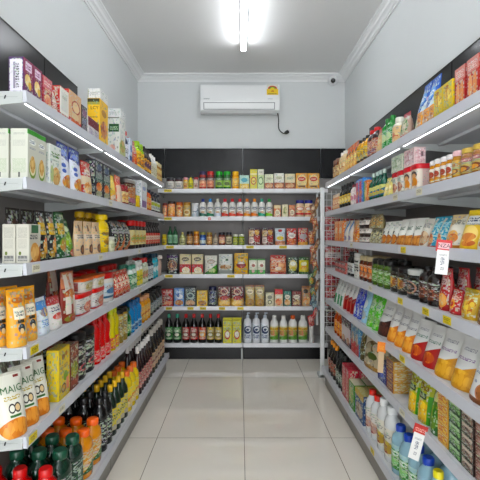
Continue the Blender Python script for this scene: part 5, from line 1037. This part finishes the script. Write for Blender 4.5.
# ------------------------------------------------------------------ sachets on the strip and behind the grid
def sachet_mesh(w, h, mat, seed): return pouch_mesh('pillow', w, .022, h, mat, 0, seed)
strip = link('hanging_strip', fixnormals(MB().box(-.012, .012, -.001, .001, .52, 1.80).mesh('hanging_strip', M('#d0d3d2', rough=.3, name='strip_plastic'))), loc=(.752, 4.045, 0), rz=.5)
tag(strip, 'clear hanging strip clipped beside the wire grid post, full of sachets', 'strip')
link('hook', fixnormals(MB().tube([(0, 0, 1.80), (.02, 0, 1.825), (.052, .0, 1.825)], .003, 6).mesh('hook', post_m)), strip)
sm_ = [M('#9a6a4a', fo(.5, .3, .44, .24, '#d0a872', '#6a3a2a', 5), e(.5, .68, .3, .12, '#d6c6b0'), b(.86, 1, '#7a5a48')), M('#a8563a', fo(.5, .4, .4, .3, '#d8a868', '#a83a2a', 5), t(.5, .75, .3, .08, '#ecd0a0', 2, 1)),
       M('#2f5a3c', fo(.5, .4, .4, .3, '#8aa85a', '#c98a4a', 5)), M('#4a6a7c', t(.5, .6, .36, .2, '#9ab5bc', 2, 2)), M('#b5343a', t(.5, .7, .34, .1, '#e3c9c0', 2, 1), fo(.5, .3, .36, .2, '#c9504c', '#7a1c24', 5))]
names_ = ['orange crisp sachet', 'red chip sachet', 'green herb sachet', 'grey-blue sachet', 'rose red sachet']
z = 1.775; cnt = {}
order = [0, 0, 0, 1, 0, 1, 0, 1, 0, 1, 2, 2, 0, 2, 3, 3, 4, 4]
tot = {k: order.count(k) for k in order}
smesh = {}
for i, k in enumerate(order):
    if k not in smesh: smesh[k] = sachet_mesh(.056, .12, sm_[k], k)
    z = 1.675 - i * .066
    o = bpy.data.objects.new('hanging_sachet', smesh[k]); COL.objects.link(o)
    sgn = -1 if i % 2 else 1
    o.location = (.722 - .02 * (i % 3) + .012 * (i % 2), 4.005 - .012 * (i % 2) if i % 2 else 3.985, z - .03)
    o.rotation_euler = (.28, sgn * .22 - .12, .5 + .25 * sgn)
    cnt[k] = cnt.get(k, 0) + 1
    tag(o, f"{names_[k]} on the hanging strip, {ORD[cnt[k]-1]} of {NUM[tot[k]]} counting down", 'sachet', 'sachets on the hanging strip')
gm_ = [M('#a8202c', t(.5, .7, .36, .1, '#dfb8b8', 3, 1), fo(.5, .35, .36, .2, '#c9606a', '#7a141c', 5)), M('#b5464a', b(.4, .7, '#dcd2d0'), t(.5, .55, .3, .1, '#5a4a4a', 3, 1)), M('#3a2220', fo(.5, .5, .4, .3, '#8a4a3c', '#241514', 5))]
gmesh = [sachet_mesh(.15, .18, m_, 20 + j) for j, m_ in enumerate(gm_)]
gn = ['crimson packet', 'red and white packet', 'dark brown packet']
for row in range(6):
    for c in range(2):
        j = [1, 0, 1, 0, 0, 2][row] if c == 0 else [0, 1, 0, 0, 2, 0][row]
        o = bpy.data.objects.new('hanging_packet', gmesh[j]); COL.objects.link(o)
        o.location = (.915 + .18 * c, 4.092, 1.50 - .2 * row); o.rotation_euler = (0, 0, 0)
        tag(o, f"{gn[j]} hung behind the wire grid, {ORD[row]} row down, {['beside the post', 'further in'][c]}", 'packet', 'packets hung behind the wire grid')

# ------------------------------------------------------------------ flags and price tags on the rails
def rail_pt(u, s, px):
    z = {'L': LZ, 'R': RZ, 'B': BZ}[u][::-1][s - 1]
    if u == 'L':
        X = LFB if s == 6 else LF; return Vector((X + .0045, X * FPX / (px - 240), z))
    if u == 'R':
        X = RFB if s == 7 else RF; return Vector((X - .0045, X * FPX / (px - 240), z))
    return Vector(((px - 240) / FPX * BF, BF - .0045, z))
tag_m = M('#d9c62e', t(.5, .65, .38, .2, '#6a6420', 4, 1), t(.5, .28, .3, .14, '#8a8430', 3, 1), rough=.5, name='price_tag_print')
tagw_m = M('#d6d3c0', t(.5, .6, .38, .24, '#7a7468', 4, 2), rough=.5, name='price_tag_print')
used = {}
def price_tag(u, s, px, wide=.06, mat=None):
    p = rail_pt(u, s, px)
    near = min((q for q in PLACED if q[0] == u and q[1] == s and q[7] == 0), key=lambda q: abs(q[2] - (p.y if u != 'B' else p.x)))
    k = near[3]; used[(u, s, k)] = used.get((u, s, k), 0) + 1
    me = MB().box(-wide / 2, wide / 2, -.0008, .0008, -.034, -.004, ch=.0002).mesh('price_tag', mat or tag_m)
    o = link('price_tag', me, loc=p, rz={'L': PI / 2, 'R': -PI / 2, 'B': 0}[u])
    c = 'cream' if mat else 'yellow'
    L_ = f"{c} price tag on the rail below the {k}"
    if used[(u, s, k)] > 1: L_ += f", {ORD[used[(u, s, k)]-1]} one along"
    tag(o, L_, 'tag', 'price tags on the shelf rails')
for a in (('L', 3, 35), ('L', 4, 33.5), ('L', 5, 32), ('L', 5, 61), ('L', 2, 110), ('L', 3, 100), ('L', 3, 139), ('L', 4, 140), ('L', 5, 142)):
    price_tag(*a, mat=tagw_m if a in (('L', 5, 61), ('L', 3, 35), ('L', 2, 110), ('L', 3, 100), ('L', 3, 139), ('L', 4, 140), ('L', 5, 142)) else None)
for a in (('R', 3, 404), ('R', 4, 426.5), ('R', 4, 448), ('R', 5, 403), ('R', 7, 373), ('R', 2, 420), ('R', 2, 396), ('R', 3, 352), ('R', 4, 401), ('R', 4, 371), ('R', 6, 403)):
    price_tag(*a, mat=tagw_m if a in (('R', 2, 420), ('R', 2, 396), ('R', 3, 352), ('R', 6, 403), ('R', 4, 371)) else None)
for a in ((1, 168), (2, 168), (3, 170), (4, 169), (4, 231), (5, 169), (5, 190.5), (5, 203), (5, 222), (5, 240.5), (3, 250), (3, 283)):
    price_tag('B', *a, wide=.085 if a[0] < 5 else .07)
price_tag('B', 2, 209.5, wide=.03, mat=M('#c9564a', t(.5, .5, .3, .3, '#e6c9c0', 2, 1), name='price_tag_print'))

def flag(u, s, px, label, head, cardlen, headmat, cardmat, yaw, word=None, tilt=.0, headh=.045, up=.02, wd=.055, cw=.022):
    p = rail_pt(u, s, px)
    o = link('price_flag', None, loc=(p.x - .012, p.y, p.z), rz=yaw); tag(o, label, 'flag', 'hanging price flags')
    o.rotation_euler = (0, tilt, yaw)
    link('clip', boxmesh('clip', M('#cfd2d4', rough=.3, name='clip_plastic'), -.012, .012, 0, .014, -.036, .0), o)
    h_ = link('header_card', boxmesh('header_card', headmat, -wd / 2, wd / 2, -.003, -.001, up - headh, up, ch=.0004), o)
    if word:
        vs, fs = word_verts(word, .021)
        me = bpy.data.meshes.new('lettering'); me.from_pydata([(x, -.0036, y + up - headh / 2) for x, y, z in vs], [], fs); me.update()
        me.materials.append(M('#3a3238', rough=.5, name='lettering_ink'))
        link('lettering', me, h_)
    if cardlen:
        link('price_card', boxmesh('price_card', cardmat, -cw, cw, -.0045, -.0032, up - headh - cardlen, up - headh + .006, ch=.0003), o)
redm = M('#b8232e', r(.5, .5, .38, .26, '#dcb4b8'), rough=.4, name='flag_red')
cardm = M('#dededc', t(.5, .55, .16, .16, '#6a7080', 1, 3), t(.5, .8, .3, .04, '#9a9aa0', 4, 1), t(.55, .25, .14, .07, '#8a8a90', 2, 1), rough=.5, name='flag_card')
flag('R', 3, 448, 'red flag with white price card below the yellow biscuit bags', None, .088, redm, cardm, -.45, word='NZA', tilt=.10, up=.035, headh=.045)
flag('R', 5, 385, 'orange flag with a pale paper strip above the printed cookies bags', None, .11, M('#d98a24', t(.5, .5, .3, .2, '#e0a85a', 2, 1), name='flag_orange'), M('#c2ad92', rough=.5, name='flag_paper'), -.5, up=-.002, headh=.06, tilt=.05, wd=.046, cw=.015)
flag('R', 6, 424, 'red flag with a white price card below the lime noodle pouches', None, .115, M('#b53a34', t(.5, .5, .4, .2, '#dca8a0', 4, 1), name='flag_red_small'), cardm, -.5, up=.03, headh=.045, tilt=.22)

# ------------------------------------------------------------------ air conditioner, lead and camera on the back wall
AC0 = 4.945
o = link('air_conditioner', None, loc=(0, YB, 2.87)); tag(o, 'white split air conditioner high on the back wall', 'air conditioner')
acw = noisy('ac_plastic', '#e4e6e6', '#e8eaea', 4, .32)
Wd, Hd, Dd = .472, .330, .205
prof_ = [(-.002, 0.04), (-.002, Hd), (-Dd + .035, Hd), (-Dd + .012, Hd - .012), (-Dd + .006, Hd - .04), (-Dd, .13), (-Dd + .004, .115), (-Dd + .03, .025), (-Dd + .07, .0), (-.06, .0)]
link('housing', fixnormals(MB().prism(prof_, 'x', -Wd, Wd).mesh('ac_housing', acw)), o)
link('front_panel', fixnormals(MB().prism([(-Dd - .006, .128), (-Dd - .001, Hd - .02), (-Dd + .008, Hd - .012), (-Dd + .004, .128)], 'x', -Wd + .004, Wd - .004).mesh('ac_front_panel', acw)), o)
link('outlet', fixnormals(MB().prism([(-Dd + .001, .108), (-Dd + .026, .03), (-Dd + .032, .03), (-Dd + .008, .108)], 'x', -Wd + .035, Wd - .055).mesh('ac_outlet', M('#94989a', rough=.5, name='ac_outlet_grey'))), o)
link('louver', fixnormals(MB().prism([(-Dd - .004, .098), (-Dd + .016, .036), (-Dd + .022, .036), (-Dd + .003, .098)], 'x', -Wd + .045, Wd - .065).mesh('ac_louver', acw)), o)
en = M('#e3c62a', b(.60, .99, '#dfe0d8'), e(.5, .62, .40, .30, '#c9473c'), e(.5, .60, .30, .22, '#4f8a4a'), e(.5, .60, .18, .14, '#e3d34a'), r(.5, .30, .52, .3, '#e3c62a'), t(.5, .40, .12, .1, '#b03a2c', 1, 1), t(.5, .12, .36, .07, '#6a6a3c', 5, 1), rough=.4, name='energy_label')
def ac_flat(nm, mat, x0, x1, z0, z1, lab=None):
    def yf(z): return -Dd - .006 + (z - .128) / (Hd - .148) * .005 - .0006
    mb = MB(); mb.v = [(x0, yf(z0), z0), (x1, yf(z0), z0), (x1, yf(z1), z1), (x0, yf(z1), z1), (x0, yf(z0) + .0004, z0), (x1, yf(z0) + .0004, z0), (x1, yf(z1) + .0004, z1), (x0, yf(z1) + .0004, z1)]
    mb.face((0, 1, 2, 3), [(0, 0), (1, 0), (1, 1), (0, 1)])
    for q in ((5, 4, 7, 6), (0, 4, 5, 1), (1, 5, 6, 2), (2, 6, 7, 3), (3, 7, 4, 0)): mb.face(q, [(9, 9)] * 4)
    p_ = link(nm, mb.mesh(nm, mat), o)
    if lab: p_['label'] = lab
ac_flat('energy_label', en, .318, .455, .195, .315, 'yellow energy label with coloured arc')
ac_flat('maker_mark', M('#d9dbdb', t(.5, .5, .46, .4, '#9a9ea0', 5, 1), name='maker_mark_print'), -.435, -.36, .142, .156)
ac_flat('model_mark', M('#dcdede', t(.5, .5, .46, .4, '#b5b8ba', 4, 1), name='model_mark_print'), .33, .39, .142, .152)

blk = M('#17181a', rough=.4, name='cable_black')
o = link('power_cord', None, loc=(0, 0, 0)); tag(o, 'black power cord with plug dangling below the air conditioner', 'cord')
pts = [(.452, 4.99, 2.86), (.462, 5.0, 2.82), (.468, 5.03, 2.77), (.468, 5.05, 2.72), (.478, 5.07, 2.685), (.505, 5.09, 2.66), (.535, 5.1, 2.645), (.555, 5.10, 2.645)]
def smooth(pts, n=4):
    out = []
    for i in range(len(pts) - 1):
        p0, p1, p2, p3 = [Vector(pts[max(0, min(len(pts) - 1, j))]) for j in (i - 1, i, i + 1, i + 2)]
        for k in range(n):
            t_ = k / n
            out.append(.5 * ((2 * p1) + (p2 - p0) * t_ + (2 * p0 - 5 * p1 + 4 * p2 - p3) * t_ ** 2 + (3 * p1 - p0 - 3 * p2 + p3) * t_ ** 3))
    out.append(Vector(pts[-1])); return out
link('cable', fixnormals(MB().tube(smooth(pts), .0065, 8).mesh('cable', blk)), o)
pl = link('plug', fixnormals(MB().lathe([(0, .012), (.01, .018), (.03, .022), (.05, .022), (.055, .019)], 12).mesh('plug', blk)), o, loc=(.548, 5.10, 2.645)); pl.rotation_euler = (0, PI / 2 - .5, 0)
link('pin', fixnormals(MB().tube([(0, -.009, .055), (0, -.009, .074)], .0025, 6).mesh('pin', M('#b5b5b0', metal=1, rough=.3))), pl)
link('pin', fixnormals(MB().tube([(0, .009, .055), (0, .009, .074)], .0025, 6).mesh('pin', M('#b5b5b0', metal=1, rough=.3))), pl)

o = link('security_camera', None, loc=(1.135, 5.06, 3.285)); tag(o, 'white dome security camera in the ceiling corner', 'camera')
import bmesh
def ball(rad, mat, nm):
    return fixnormals(MB().lathe([(-rad * math.cos(a), max(.0008, rad * math.sin(a))) for a in [PI * k / 12 for k in range(13)]], 20).mesh(nm, mat))
bs_ = link('mount', fixnormals(MB().lathe([(0, .052), (.012, .055), (.03, .05), (.045, .042)], 20).mesh('mount', white_m)), o); bs_.rotation_euler = (PI / 2, 0, 0); bs_.location = (0, .035, .0)
link('housing', ball(.05, white_m, 'housing'), o, loc=(0, -.022, -.012))
ln = link('lens', fixnormals(MB().lathe([(0, .026), (.018, .028), (.022, .02)], 16).mesh('lens', M('#1a1715', rough=.1, name='lens_glass'))), o, loc=(-.012, -.055, -.026)); ln.rotation_euler = (PI / 2 + .35, 0, -.25)

# ------------------------------------------------------------------ world, camera, colour management
w_ = bpy.data.worlds.new('World'); SC.world = w_; w_.use_nodes = True
w_.node_tree.nodes['Background'].inputs[0].default_value = (.95, .97, 1, 1); w_.node_tree.nodes['Background'].inputs[1].default_value = 4.2
cam = bpy.data.cameras.new('Camera'); co = bpy.data.objects.new('Camera', cam); COL.objects.link(co)
co.location = (0, 0, CAM_H); co.rotation_euler = (PI / 2, 0, 0)
cam.sensor_width = 36; cam.sensor_fit = 'HORIZONTAL'; cam.lens = 36 * FPX / 480
cam.shift_x = 0.0; cam.shift_y = -5.3 / 480
cam.clip_start = .05
SC.camera = co
SC.view_settings.view_transform = 'Standard'; SC.view_settings.look = 'None'
SC.view_settings.gamma = 1; SC.view_settings.exposure = 0.8; SC.view_settings.use_curve_mapping = False
SC.cycles.max_bounces = 8; SC.cycles.diffuse_bounces = 5; SC.cycles.use_denoising = True
for L_, v in LABELS.items():
    n_ = len(L_.replace(',', '').split())
    if len(v) > 1 or n_ > 16: print('LABELCHECK', n_, len(v), L_)
